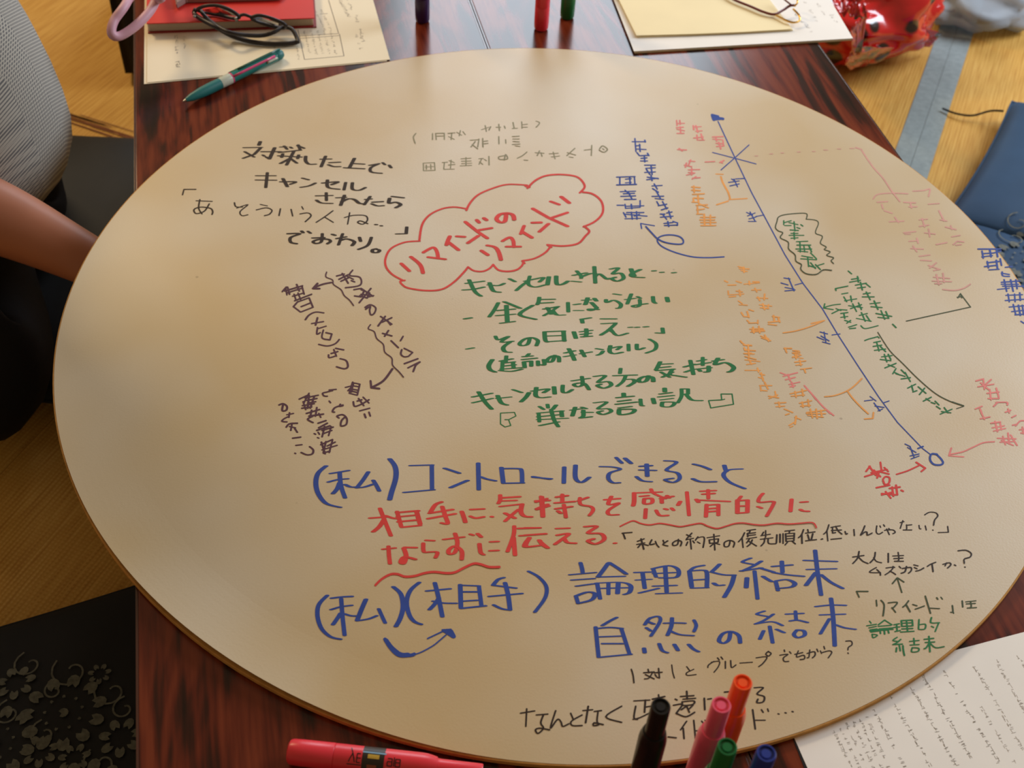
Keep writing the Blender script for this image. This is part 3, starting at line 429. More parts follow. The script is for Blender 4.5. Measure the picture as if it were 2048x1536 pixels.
('handwritten_text','black sentence partly hidden behind the standing markers','black',2.0,1.7,'Q','''
60,445 140,432;~95,420 90,520;150,455 215,450;~190,455 175,500 190,530 160,560 145,540 170,530 225,540;~260,430 230,530 270,480 290,495 300,520 335,505;~345,445 360,480;~410,455 350,490 355,515 410,515;415,430 470,425;~445,405 430,500;480,435 520,430;~500,440 495,490 505,510 475,515 480,500 530,510;~635,405 545,465 635,497;
705,375 795,370;770,370 765,440;~770,410 800,405;~715,405 705,470 725,480;~700,480 740,470 800,440;810,365 880,350;845,340 850,400;~815,380 830,375 875,380 870,400;~940,365 950,370;~930,400 980,395 950,440 950,450;~945,445 1000,465 1050,440;
970,350 1045,345;1005,320 1008,365;985,365 1055,360;~980,380 1045,375 1040,395 985,400 980,380;~1010,400 975,425;~1005,405 1020,440;1040,400 1020,420;1105,360 1108,425;1125,365 1145,362;
~1390,300 1440,300 1405,335 1445,350 1440,380 1405,385 1410,365;~1220,325 1250,322;750,545 790,540;900,580 945,585;~1005,490 970,540;985,530 990,590;1045,485 1055,590;1055,545 1080,545;1090,490 1098,500;1110,485 1120,495;
1380,425 1395,535;1395,485 1450,485;1430,425 1440,440;1465,420 1470,435;1525,448 1530,450;1565,442 1570,444;1605,435 1610,437'''),
('timeline','blue diagonal time line with cross ticks and a triangle tip','blue',1.3,1.2,'R','''
1436,243 1471,318 1503,385 1538,450 1570,510 1606,567 1645,618 1676,670 1718,735 1758,795 1795,845 1845,897 1862,910;1425,305 1475,318 1512,328;1498,290 1465,320 1442,340;1471,358 1490,357;1512,433 1528,430;1590,570 1606,566;1664,670 1680,668;1766,806 1778,802'''),
('drawn_arrow','solid blue triangle at the far end of the time line','blue',3.2,3.2,'R','''
1425,232 1428,240;1426,232 1440,237;1428,239 1440,238;1442,237 1446,238;1424,230 1436,233'''),
('drawn_circle','dark blue ring at the near end of the time line','blue',2.1,2.1,'R','''
~1872,908 1882,918 1886,926 1880,930 1868,929 1861,922 1860,914 1864,908 1874,909;1836,897 1846,893'''),
('handwritten_text','small blue date marks beside the time line','blue',1.4,1.2,'R','''
1457,365 1478,362;1460,372 1478,368;1463,358 1470,362;1468,358 1475,374;1493,425 1505,430;1495,432 1510,426;1498,438 1512,434;1500,424 1510,442;1497,443 1512,443;
1562,566 1576,570;1568,556 1580,558;1570,575 1588,578;1570,582 1590,580;1577,556 1588,582;1634,674 1648,680;1640,664 1655,668;1642,672 1658,682;1645,684 1660,688;1648,664 1652,686;
1729,802 1745,800;1740,793 1752,802;1748,806 1760,822;1750,812 1768,815;1756,822 1765,818;1810,888 1820,893;1820,893 1828,914;1815,895 1832,905;1820,912 1838,908;1822,918 1838,912'''),
('handwritten_text','two small blue columns beside the looping arrow','blue',1.8,1.5,'E','''
160,645 335,640;160,720 350,715;190,650 190,715;245,665 300,660;245,700 300,695;285,645 290,715;330,645 335,715;195,785 340,780;200,830 340,825;235,860 345,858;240,770 300,830;270,785 310,860;225,805 330,800;
165,915 225,915;240,905 245,945 385,935 385,870;245,925 420,920;300,905 305,950;225,985 250,1030;235,1000 450,1020;240,1045 390,1040;255,985 420,985;300,980 310,1050;350,975 355,1050;330,1020 380,1000;
310,305 430,305;335,275 345,400;345,345 385,340;350,375 440,380;380,330 385,400;430,290 435,310;355,410 380,440;390,440 465,435;395,465 450,460;390,490 455,490;425,440 430,500;455,415 470,440;
430,530 530,530;440,560 530,555;430,600 530,595;445,570 480,620;490,540 500,620;455,645 560,660;450,670 550,655;490,630 500,680;500,730 595,725;520,710 550,760;505,755 560,790;500,830 610,828;540,780 580,850;530,850 610,860;
545,880 565,915;560,920 640,905;600,880 640,950;590,960 650,940;580,1000 620,1000;580,1030 700,1020;600,1000 640,1050;640,990 690,980;660,970 680,1040;615,1090 700,1080;620,1110 745,1105;650,1070 660,1120;700,1070 745,1085 740,1110'''),
('drawn_arrow','dark blue looping arrow','blue',1.7,1.6,'E','''
~1190,1410 1050,1418 900,1412 760,1380 640,1335 570,1290 550,1240 600,1208 680,1200 760,1215 798,1250 790,1285 720,1288 620,1270 550,1235 500,1185 440,1120;392,1090 522,1112;390,1090 400,1140'''),
('handwritten_text','faint pink notes left of the time line tip','pink',1.8,1.5,'E','''
735,100 740,150;735,130 810,128;765,100 770,140;735,170 800,165;740,185 810,200;740,225 805,225;770,160 775,225;895,150 900,190;895,165 970,160;920,150 940,215;920,205 980,200;900,270 990,260;930,240 935,290;950,290 1000,290;970,230 985,280;
1080,260 1180,255;1085,280 1170,285;1110,260 1120,300;1115,320 1180,325;1120,350 1190,345;1140,310 1160,375;1180,290 1185,340;745,380 830,385;760,370 790,395;855,490 910,495;870,480 850,530;810,530 880,545;830,510 820,550;
850,575 955,572;850,600 910,605;880,560 880,625;830,625 900,610;890,655 960,650;885,665 920,640;1010,500 1100,495;1150,505 1190,485;1160,495 1175,510'''),
('handwritten_text','faint orange notes left of the time line','orange',2.0,1.6,'E','''
880,740 960,745;880,770 960,775;900,730 905,790;890,810 1000,805;895,850 900,880;900,845 990,850;885,885 950,885;940,820 945,890;925,915 1030,910;935,930 940,990;950,900 1040,940;930,960 1000,950;930,1000 980,1000;
965,1030 1105,1030;970,1080 1110,1080;960,1055 1100,1055;1000,1000 1005,1110;1060,1010 1060,1110;970,1110 1110,1110;1115,615 1180,618;~1160,640 1180,700 1230,790 1250,860;1120,910 1230,875;1240,860 1410,850'''),
('handwritten_text','orange slanted block between the looping arrow and the time line','orange',1.9,1.5,'F','''
290,580 340,590;300,600 400,605;345,585 350,640;320,620 380,630;150,725 180,740;185,770 265,768;270,730 320,745;350,760 505,745;400,730 405,765;440,735 500,735;185,830 190,870;190,870 345,860;270,830 330,840;300,820 310,880;200,890 260,885;430,820 520,818;460,800 480,840;
480,900 590,905;490,890 510,930;560,860 555,920;290,930 330,960;300,970 380,975;510,970 630,985;520,1000 600,1010;540,960 560,1020;600,970 590,1010;320,1050 340,1080;345,1090 400,1095;380,1040 400,1100;400,1020 445,1035;380,1130 400,1150;400,1160 490,1155;490,1130 490,1165;
640,1090 710,1100;650,1080 660,1140;600,1150 700,1140;600,1170 680,1180;700,1110 715,1150;410,1220 540,1215;420,1250 560,1240;440,1200 450,1260;500,1190 510,1260;430,1235 550,1228;520,1290 600,1320;530,1310 620,1340;560,1280 600,1345;
310,1340 340,1370;350,1385 420,1385;350,1410 360,1440;360,1440 460,1440;350,1470 420,1465;390,1380 400,1500;360,1500 470,1530;760,1420 830,1415;770,1420 780,1450;850,1440 910,1445;850,1470 920,1475;880,1440 890,1500;850,1500 950,1520'''),
('handwritten_text','orange slanted block above the looping orange brace','orange',1.9,1.5,'G','''
180,190 210,210;200,215 270,220;210,250 300,265;220,290 290,290;240,220 245,300;215,340 340,355;230,380 300,370;240,320 270,380;215,430 340,430;320,410 330,445;340,460 380,470;330,490 370,500;350,450 370,520;
340,560 440,560;350,600 400,605;380,530 410,590;345,560 350,605;415,650 500,665;420,670 490,640;470,610 480,660;470,710 560,705;480,740 550,735;500,700 510,745;550,760 620,790;560,810 590,800;590,900 640,870;640,830 690,850;650,820 640,890;600,915 620,905;
550,240 610,245;560,250 570,280;620,280 680,275;620,320 690,300;640,290 650,330;640,360 730,350;650,385 700,380;680,340 690,390;690,420 780,410;720,420 730,450;
600,630 740,600;610,650 720,640;640,610 650,660;700,590 710,650;680,710 780,690;690,735 770,730;700,700 710,745;750,680 760,740;740,790 900,770;750,815 880,830;770,760 790,835;820,760 830,840;860,770 870,830;740,800 900,800'''),
('drawn_arrow','orange braces and bent arrow beside the time line','orange',1.9,1.6,'G','''
~540,110 640,95 760,60 880,10;|~895,655 980,645 1080,608 1150,560 1210,500;~1090,610 1130,665 1200,740 1265,800;1235,845 1305,840 1310,790;780,30 890,5'''),
('handwritten_text','pink words and slanted underline across the orange block','pink',1.9,1.6,'G','''
515,450 570,470;540,480 660,450;560,510 640,490;580,465 600,520;590,550 680,530;600,570 640,560;610,530 625,575;~720,560 800,650 880,740 970,815;790,640 820,680;870,730 940,800'''),
('drawn_cloud','small dark green scalloped cloud','darkgreen',1.2,1.2,'F','''
~985,95 990,40 900,35 760,50 700,75 685,120 670,180 700,215 745,235 720,285 800,330 805,400 870,460 880,525 935,560 930,610 990,655 1090,660 1160,615 1245,620;~985,95 1080,105 1110,140 1080,235 1150,270 1130,340 1190,380 1170,405 1230,430 1195,465 1265,490 1240,520 1265,550'''),
('handwritten_text','green words inside the small scalloped cloud','green',1.6,1.4,'F','''
755,110 755,150;760,130 830,110;765,160 830,160;810,130 900,150;820,205 905,210;860,120 870,215;830,240 900,240;810,260 960,260;830,290 900,285;860,230 865,300;930,150 950,165;890,180 920,190;
885,325 1000,320;890,360 1030,360;880,400 1040,400;920,330 925,430;960,360 970,430;1010,360 1040,430;900,420 1000,430;940,470 1050,490;930,500 1090,510;1030,440 1090,500;1000,480 1010,580;1030,540 1080,600;1010,570 1080,590;1100,570 1165,550;1080,560 1130,610'''),
('handwritten_text','small green bracketed words right of the time line','green',1.7,1.4,'F','''
1415,625 1450,655;1430,740 1540,720;1450,710 1520,700;1510,680 1520,740;1490,770 1600,750;1510,800 1590,790;1540,740 1560,820;1590,750 1640,790;1570,860 1640,850;1560,890 1680,890;1600,840 1640,920;1640,960 1740,950;1650,990 1760,1000;1680,930 1720,1020;1700,1060 1860,1090;1720,1100 1830,1110;1750,1030 1790,1120;1800,1040 1830,1110;1870,1170 1905,1205;|
1290,825 1285,805 1410,780;1350,860 1410,850;1370,890 1400,940;1380,930 1500,910;1440,880 1450,940;1420,980 1560,1000;1440,1010 1550,970;1460,960 1500,1040;1520,950 1550,1020;1500,1110 1650,1140;1530,1080 1610,1060;1550,1050 1590,1140;1600,1080 1640,1140;~1545,1185 1590,1215 1720,1185;|
~1335,965 1250,975 1165,1000;1165,1000 1175,960;1165,1005 1260,1020;1250,1060 1330,1020 1400,1025;1290,1010 1340,1030;1340,1060 1410,1050;1340,1100 1410,1090;1370,1060 1380,1110;1380,1130 1440,1150;1400,1160 1440,1130;1420,1200 1500,1175;1430,1215 1490,1210'''),
('handwritten_text','small green sentence running down to a V mark','green',1.7,1.4,'I','''
190,235 215,225 ~290,205 300,215;260,250 310,240;255,280 320,270;265,310 350,300;280,245 300,315;310,280 350,320;320,360 400,350;310,380 390,390;340,340 360,400;370,340 390,380;345,445 430,410;370,420 420,440;405,490 430,450;420,480 460,500;470,460 500,490;430,490 500,510;470,530 540,520;500,480 540,550;520,600 580,570;550,580 560,620;
560,630 590,620;600,590 660,640;610,650 650,600;640,700 700,670;660,680 690,700;700,710 730,720;730,700 760,730;740,740 770,760;770,800 860,762;780,780 850,790;800,750 830,790'''),
('drawn_arrow','thin green arc with a V tip beside the sentence','darkgreen',1.1,1.0,'I','''
~290,172 380,310 480,410 600,530 730,640 840,700 950,738;950,740 895,758;860,705 950,735'''),
('drawn_arrow','straight dark green bent arrow at the right','darkgreen',1.5,1.3,'H','''
510,1468 1002,1360;1002,1360 925,1258;905,1290 925,1256 935,1290;900,1285 935,1280'''),
('handwritten_text','faint pink slanted note at the right edge','faintpink',1.8,1.5,'H','''
120,135 165,150;~165,155 250,280 330,370 390,460 460,550;~255,530 290,495 400,485 520,490;~560,470 640,465 690,455 680,510;285,555 365,550;320,570 330,605;340,620 400,640;380,705 490,700;420,670 450,710;490,790 580,780;500,800 540,800;530,855 600,850;545,910 640,915;560,890 590,935;590,830 600,870;
610,970 690,960;620,1000 700,1005;680,1040 760,1070;690,1060 740,1020;720,1080 770,1070;490,555 580,560;530,590 590,590;540,560 550,600;610,690 670,685;610,740 680,730;630,680 650,745;650,790 730,800;680,760 690,820;740,880 820,865;680,570 760,565;760,620 800,700;770,690 820,700;810,745 890,765;850,735 860,765;860,820 920,810;870,880 900,855 950,860;890,885 930,880;
710,1160 855,1165;720,1130 840,1140;730,1180 780,1180;740,1110 760,1190;790,1100 800,1170;~790,1225 880,1232 950,1215 1000,1185'''),
('handwritten_text','bold blue column running off the right edge of the disc','blue',2.0,1.7,'H','''
1060,915 1235,915;1090,930 1100,985;1100,950 1180,945;1090,975 1170,965;1150,920 1160,975;1180,945 1235,930;1200,915 1210,975;1110,1050 1200,1040;1130,1010 1140,1060;1130,1020 1220,1010;1200,1000 1210,1070;1230,990 1240,1040;1145,1075 1220,1070;
1270,1055 1320,1050;1240,1100 1300,1110;~1245,1090 1250,1120 1300,1125;1210,1225 1300,1215;1240,1170 1380,1160;1250,1200 1410,1200;1260,1150 1280,1240;1310,1150 1330,1240;1350,1150 1360,1220;1240,1185 1370,1185;1270,1310 1413,1300;1275,1270 1400,1265;1290,1260 1300,1320;1340,1260 1345,1320;1380,1250 1385,1310;
1300,1360 1413,1350;1320,1395 1413,1385;1345,1420 1413,1415;1330,1340 1350,1420;1370,1345 1385,1425;1400,1345 1410,1420;1390,1470 1413,1485'''),
('handwritten_text','red characters with an arrow toward the ring','red',2.2,2.0,'I','''
200,1240 230,1200;190,1280 270,1255;225,1200 275,1270;310,1170 320,1240;240,1250 360,1225;285,1290 300,1240;300,1240 375,1260;340,1210 370,1240;260,1230 310,1280;~330,1300 350,1280 380,1290 375,1330 345,1340 330,1310;280,1365 380,1345;320,1420 400,1400;350,1395 390,1445;430,1345 440,1420;380,1370 460,1360;320,1410 430,1420;470,1385 485,1392;400,1360 410,1430;|
~435,1262 520,1235 605,1195;585,1170 655,1215 625,1240'''),
('handwritten_text','pinkish red note at the right edge with a curved arrow','pink',2.0,1.8,'I','''
1045,545 1100,530;1060,590 1180,570;1080,560 1140,610;1100,530 1110,610;1160,535 1120,570;1130,640 1220,630;1140,680 1220,680;1150,610 1160,690;1200,600 1220,670;1180,740 1210,710;~1200,710 1280,710 1285,730;1270,785 1310,770;1290,760 1300,790;1320,825 1350,810;~1040,760 1090,740;1075,760 1090,800;1080,835 1150,822;1090,800 1110,840;
1160,870 1230,860;1170,905 1260,890;1180,930 1270,910;1190,855 1210,935;1230,870 1240,920;1210,985 1350,990;1230,1015 1340,1010;1290,945 1300,1030;1250,970 1270,1035;1310,960 1360,1040;1240,1000 1330,1040;1325,885 1350,880;~1350,890 1380,855 1413,850;1380,920 1413,915;1390,945 1413,945;1400,900 1408,950;|
~1185,1012 1100,1020 1020,1055 940,1090 840,1110;855,1060 838,1115;838,1120 948,1128'''),
('dotted_line','faint pink dots running from the crossed ticks to the pink note','faintpink',1.4,1.1,'R','''
1510,312 1515,312;1540,308 1545,308;1562,306 1567,306;1595,304 1600,304;1625,303 1630,303;1648,300 1655,300;1675,298 1681,298;1700,297 1708,297'''),
]
# ================= the room =================
E1 = Vector((0.3555, 0.9347)); E2 = Vector((0.9347, -0.3555))
FA = math.atan2(E1.y, E1.x) - math.pi/2          # turn of the mats
floor = box('floor', -3.2, 3.6, -1.6, 4.6, -0.08, -0.031, M['underfloor']); floor['kind'] = 'structure'
def mat_piece(a0, a1, b0, b1, heri0, heri1):
    """one tatami: a along the long side (E1), b across (E2)"""
    mid = E1 * ((a0+a1)/2) + E2 * ((b0+b1)/2)
    o = box('tatami_mat', -(b1-b0)/2, (b1-b0)/2, -(a1-a0)/2+.0015, (a1-a0)/2-.0015, -.031, 0, M['tatami'], floor, .002)
    o.location = (mid.x, mid.y, 0); o.rotation_euler = (0, 0, FA)
    w = (b1-b0)/2; h = (a1-a0)/2
    for side, on in ((-1, heri0), (1, heri1)):
        if on:
            x0, x1 = (side*w - side*.0315, side*w - side*.0002)
            e = box('cloth_edge', min(x0, x1), max(x0, x1), -h+.001, h-.001, -.0305, .0012, M['heri'], o, .0006)
    return o
for (a0, a1, b0, b1) in ((-.95, .87, 0, .91), (.87, 2.69, 0, .91), (2.69, 4.2, 0, .91), (-.9, .75, -.91, 0), (.75, 2.57, -.91, 0), (2.57, 3.99, -.91, 0),
                         (-.52, 1.30, -1.82, -.91), (1.30, 3.12, -1.82, -.91), (-.52, 1.3, .91, 1.82), (1.3, 3.12, .91, 1.82), (-.52, 1.3, -2.73, -1.82), (1.3, 3.12, -2.73, -1.82), (3.12, 4.94, -1.82, -.91), (3.12, 4.94, -2.73, -1.82), (-.52, 1.3, -3.64, -2.73), (1.3, 3.12, -3.64, -2.73), (3.12, 4.94, -3.64, -2.73), (-2.34, -.52, -1.82, -.91), (-2.34, -.52, -2.73, -1.82), (-2.34, -.52, .91, 1.82), (3.12, 4.94, .91, 1.82), (3.99, 4.94, -.91, 0)):
    mat_piece(a0, a1, b0, b1, b0 >= 0, b1 >= 0 and b1 < 1.9)
# loose rush ends along the joint on the left
bm = bmesh.new()
for k in range(16):
    e2 = -1.52 + random.random()*.36; e1 = 1.3 + random.uniform(-.014, .014); l = random.uniform(.1, .3)
    p = E1*e1 + E2*e2; q = p + E2*l + E1*random.uniform(-.006, .006)
    d = (q-p).normalized(); nn = Vector((-d.y, d.x))*.0008
    vs = [bm.verts.new((x.x, x.y, .0016)) for x in (p-nn, q-nn, q+nn, p+nn)]
    bm.faces.new(vs)
for f in bm.faces:
    f.normal_update()
    if f.normal.z < 0: f.normal_flip()
st = frombm('rush_ends', bm, mat('dry_rush_ends', (120, 66, 30), rough=.8), floor); st['kind'] = 'stuff'

# walls outside the view, with the opening the daylight comes through
def wall(name, boxes):
    bm = bmesh.new()
    for b in boxes: box_bm(bm, *b)
    o = frombm(name, bm, M['wall']); o['kind'] = 'structure'; return o
wall('wall_back', [(-3.2, -3.0, 4.6, 4.7, -.08, 2.6), (2.9, 3.6, 4.6, 4.7, -.08, 2.6), (-3.0, 2.9, 4.6, 4.7, -.08, .75)])
wall('wall_left', [(-3.3, -3.2, -1.6, 4.6, -.08, 2.6)])

# ================= the two long low tables =================
UD = Vector((-0.25106, 0.96797)); ND = Vector((0.96797, 0.25106)); TA = math.atan2(UD.y, UD.x) - math.pi/2
TZ = 0.33
def low_table(v0, v1, label):
    c = UD * 0.86 + ND * ((v0+v1)/2)
    t = tag(empty('low_table', (c.x, c.y, 0), TA), label, 'table')
    w = (v1-v0)/2 - .0006; h = .90
    box('tabletop', -w+.0022, w-.0022, -h+.0022, h-.0022, TZ-.028, TZ, M['wood'], t, .0012)
    bm = bmesh.new()
    box_bm(bm, -w, -w+.0022, -h, h, TZ-.029, TZ-.0002, .0004); box_bm(bm, w-.0022, w, -h, h, TZ-.029, TZ-.0002, .0004)
    box_bm(bm, -w, w, -h, -h+.0022, TZ-.029, TZ-.0002, .0004); box_bm(bm, -w, w, h-.0022, h, TZ-.029, TZ-.0002, .0004)
    e = frombm('edge_band', bm, M['edge'], t)
    box('side_rail', -w+.03, -w+.045, -h+.08, h-.08, TZ-.058, TZ-.0282, M['steel'], t)
    box('side_rail', w-.045, w-.03, -h+.08, h-.08, TZ-.058, TZ-.0282, M['steel'], t)
    for sx in (-1, 1):
        for sy in (-1, 1):
            x = sx*(w-.0375); y = sy*(h-.14)
            tube('leg', [(x, y, TZ-.056), (x, y+sy*.012, .16), (x, y+sy*.02, .004)], .010, M['steel'], t, n=3)
            lathe('foot_cap', [(.012, 0), (.0125, .004), (.0125, .02), (.0105, .024)], M['pen_black'], t, 16, Matrix.Translation((x, y+sy*.02, 0)))
    return t
M['edge'] = mat('lacquered_edge', (70, 34, 26), rough=.25, coat=.4)
low_table(-.1515, .3005, 'dark red rosewood low table on the left, under the papers, red book and black glasses')
low_table(.3005, .7465, 'dark red rosewood low table on the right, its far corner under the red spotted bag')

# ================= round board and round paper =================
DC = Vector((0.0451, 0.9192)); DR = 0.5
bo = lathe('round_board', [(DR-.0006, 0), (DR, .0003), (DR, .0045), (DR-.0006, .0048)], M['board'], None, 256, None, smooth=False)
bo.location = (DC.x, DC.y, TZ+.0009)
tag(bo, 'round corrugated cardboard board lying across the two low tables beneath the round paper', 'board')
# paper: a disc whose rim lifts a little off the board at the near left
RP = DR - .0015
def lift(r, a):
    a = (math.degrees(a) + 360) % 360
    near = max(0, 1 - abs(a - 236) / 34); near = near*near*(3-2*near)
    e = max(0, (r - (RP-.055)) / .055)
    return .0055 * near * e**1.6
rings = [0, .1, .2, .3, .36, .40, .43] + [.44 + i*(RP-.44)/9 for i in range(10)]
NS = 288; V = [(0, 0, 0)]; F = []
for r_ in rings[1:]:
    for k in range(NS):
        a = 2*math.pi*k/NS; V.append((r_*math.cos(a), r_*math.sin(a), lift(r_, a)))
for k in range(NS): F.append((0, 1+k, 1+(k+1) % NS))
for i in range(len(rings)-2):
    for k in range(NS):
        a0 = 1+i*NS+k; a1 = 1+i*NS+(k+1) % NS; F.append((a0, a0+NS, a1+NS, a1))
n0 = len(V); rim = 1+(len(rings)-2)*NS
V += [(v[0], v[1], v[2]-.0003) for v in V[:n0]]
F += [tuple(n0+i for i in reversed(f)) for f in F]
F += [(rim+k, n0+rim+k, n0+rim+(k+1) % NS, rim+(k+1) % NS) for k in range(NS)]
sheet_root = tag(empty('round_paper', (DC.x, DC.y, ZD)), 'large round kraft paper covered in coloured Japanese handwriting, on the round board', 'paper')
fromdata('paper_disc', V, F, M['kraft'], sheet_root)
zi = [0]
def hull_strokes(strokes, a, b, V, F):
    for P in strokes:
        zi[0] += 1; z = .00012 + (zi[0] % 60) * 2.5e-6; kk = [0]
        s = random.uniform(.88, 1.1); A_, B_ = a*s, b*random.uniform(.9, 1.15)
        def add(pts):
            base = len(V); kk[0] += 1; zz = z + kk[0]*2e-6
            q = [at(x, y, ZD) for x, y in pts]
            area_ = sum(q[i].x*q[(i+1) % len(q)].y - q[(i+1) % len(q)].x*q[i].y for i in range(len(q)))
            if area_ < 0: q.reverse()
            if abs(area_) < 1e-10: return
            V.extend((p.x-DC.x, p.y-DC.y, zz) for p in q); F.append(tuple(range(base, base+len(q))))
        n = len(P)
        for i, p in enumerate(P):
            if n < 4 or i in (0, n-1) or i % 2 == 0 or True:
                add([(p[0]+A_*math.cos(t*math.pi/4), p[1]+B_*math.sin(t*math.pi/4)) for t in range(8)])
            if i < n-1:
                q = P[i+1]; dx, dy = q[0]-p[0], q[1]-p[1]
                den = math.sqrt(A_*A_*dy*dy + B_*B_*dx*dx)
                if den < 1e-9: continue
                ox, oy = -A_*A_*dy/den, B_*B_*dx/den
                add([(p[0]+ox, p[1]+oy), (q[0]+ox, q[1]+oy), (q[0]-ox, q[1]-oy), (p[0]-ox, p[1]-oy)])
def parse(txt, x0, y0, sc):
    out = []
    for s in txt.replace('\n', '').split(';'):
        s = s.strip()
        if not s or ',' not in s: continue
        sm = s.startswith('~'); s = s.lstrip('~')
        toks = s.replace('~', ' ').split()
        P = [tuple(float(v) for v in t.split(',')) for t in toks]
        P = [Vector((x/sc+x0, y/sc+y0, 0)) for x, y in P]
        if sm and len(P) > 2: P = crv(P, 5)
        out.append([(p.x, p.y) for p in P])
    return out
def clusters(strokes, gap=30):
    """strokes that stand well apart become separate pieces"""
    bb = [(min(p[0] for p in s), min(p[1] for p in s), max(p[0] for p in s), max(p[1] for p in s)) for s in strokes]
    par = list(range(len(strokes)))
    def find(i):
        while par[i] != i: i = par[i]
        return i
    for i in range(len(bb)):
        for j in range(i):
            dx = max(bb[i][0]-bb[j][2], bb[j][0]-bb[i][2], 0); dy = max(bb[i][1]-bb[j][3], bb[j][1]-bb[i][3], 0)
            if math.hypot(dx, dy) < gap: par[find(i)] = find(j)
    out = {}
    for i, s in enumerate(strokes): out.setdefault(find(i), []).append(s)
    return list(out.values())
for name, label, ink, a, b, cr_, txt in INK:
    for piece in txt.split('|'):
      for strokes in clusters(parse(piece, *CROP[cr_])):
        V, F = [], []
        hull_strokes(strokes, a*.93, max(.75, b*.74), V, F)
        if F: o = fromdata(name, V, F, M['ink_'+ink], sheet_root); o['label'] = label

# ================= sheets of paper =================
def quad_pts(*px, z): return [at(x, y, z).xy for x, y in px]
def glyph_rows(name, rows, z, matl, parent, size=.0042, dens=.75):
    """rows of small printed characters between pairs of table points; each made of a few bars"""
    V, F = [], []
    for p, q, sz in rows:
        d = (q-p); L_ = d.length; d.normalize(); nn = Vector((-d.y, d.x)); t = 0
        while t < L_:
            if random.random() < dens:
                c = p + d*t
                for k in range(random.choice((2, 3, 3, 4))):
                    o_ = c + d*random.uniform(-.38, .38)*sz + nn*random.uniform(-.38, .38)*sz
                    ax, bx = (d, nn) if random.random() < .5 else (nn, d)
                    l = sz*random.uniform(.25, .5); w = sz*.055
                    base = len(V); qd = [o_-ax*l-bx*w, o_+ax*l-bx*w, o_+ax*l+bx*w, o_-ax*l+bx*w]
                    s_ = sum(qd[i].x*qd[(i+1) % 4].y-qd[(i+1) % 4].x*qd[i].y for i in range(4))
                    if s_ < 0: qd.reverse()
                    V += [(v.x, v.y, z+k*4e-6) for v in qd]; F.append((base, base+1, base+2, base+3))
            t += sz*1.12
    o = fromdata(name, V, F, matl, parent); o['kind'] = 'stuff'; return o
# top left: two printed sheets
lp = tag(empty('printed_sheet', (0, 0, 0)), 'topmost printed white sheet under the red book and black glasses', 'paper')
z1 = TZ+.0014
slab('sheet', quad_pts((294, 165), (780, 119), (742, -15), (690, -150), (296, -150), z=z1), z1-.0003, z1, M['paper_warm'], lp)
lp2 = tag(empty('printed_sheet', (0, 0, 0)), 'lower ivory sheet peeking out left of the topmost printed sheet', 'paper')
slab('sheet', quad_pts((288, 168), (774, 122), (736, -15), (684, -150), (290, -150), z=TZ+.0007), TZ+.0003, TZ+.0007, M['paper_warm'], lp2)
def L2(a, b, z=z1): return at(*a, z).xy, at(*b, z).xy
def lines_obj(name, segs, z, w, matl, parent):
    V, F = [], []
    for a, b in segs:
        p, q = at(*a, z).xy, at(*b, z).xy; d = (q-p).normalized(); nn = Vector((-d.y, d.x))*w; base = len(V)
        V += [(v.x, v.y, z) for v in (p-nn, q-nn, q+nn, p+nn)]; F.append((base, base+1, base+2, base+3))
    return fromdata(name, V, F, matl, parent)
zp = z1+.00008
lines_obj('printed_box', [((596, 60), (609, 119)), ((609, 119), (688, 112)), ((688, 112), (679, 68)), ((600, 77), (679, 71)), ((657, 0), (677, 66)), ((598, 72), (679, 67)), ((640, 28), (655, 27))], zp, .0005, M['print'], lp)
rows = [((596+k*13, 62+0), (607+k*13, 108), .0042) for k in range(1, 6)] + [((680, 0), (702, 40), .006), ((696, 0), (704, 22), .006), ((710, 20), (716, 50), .006), ((720, 60), (728, 90), .0065), ((712, 70), (722, 100), .005), ((630, 20), (650, 60), .004), ((642, 20), (662, 60), .004), ((352, 72), (354, 108), .006), ((368, 74), (370, 98), .004), ((594, 84), (597, 118), .004), ((546, 84), (550, 104), .004)]
glyph_rows('printed_text', [(at(*a, zp).xy, at(*b, zp).xy, s*.75) for a, b, s in rows], zp, M['print'], lp, dens=.8)
glyph_rows('printed_mark', [(at(355, 124, zp).xy, at(355, 134, zp).xy, .005), (at(358, 128, zp).xy, at(361, 131, zp).xy, .004)], zp, M['print_dark'], lp, dens=1)['label'] = 'small bold printed mark near the near left corner'

# red book
bk = tag(empty('red_book'), 'thick red covered book lying on the printed sheets behind the black glasses', 'book')
zb = z1+.0002
bb = quad_pts((296, 66), (633, 54), (625, -60), (617, -150), (296, -150), z=zb+.001)
slab('back_cover', bb, zb, zb+.0016, mat('dark_red_back_cover', (140, 26, 28), rough=.5), bk)
zt = zb+.0165
bp_ = quad_pts((297, 62), (627, 50), (620, -60), (612, -150), (298, -150), z=zb+.0018)
slab('page_block', bp_, zb+.0017, zt-.0014, M['pages'], bk)
V, F = [], []
a_, b_ = Vector(bp_[0]), Vector(bp_[1]); dd = (b_-a_).normalized(); nn = Vector((dd.y, -dd.x))*.0003
for k in range(7):
    z_ = zb+.0032+k*.0018; base = len(V)
    p, q = a_+dd*.002+nn, b_-dd*.002+nn
    V += [(p.x, p.y, z_), (q.x, q.y, z_), (q.x, q.y, z_+.00045), (p.x, p.y, z_+.00045)]; F.append((base, base+1, base+2, base+3))
fromdata('page_edge', V, F, mat('darker_page_edges', (120, 108, 94), rough=.8), bk)
slab('front_cover', quad_pts((293, 47), (629, 36), (622, -60), (615, -150), (294, -150), z=zt), zt-.0013, zt, M['redbook'], bk, .0003)
gc = slab('flat_case', quad_pts((352, 8), (372, -4), (560, -9), (600, -60), (600, -140), (330, -140), (345, -30), z=zt+.008), zt+.0002, zt+.008, M['greycase'], None, .0015)
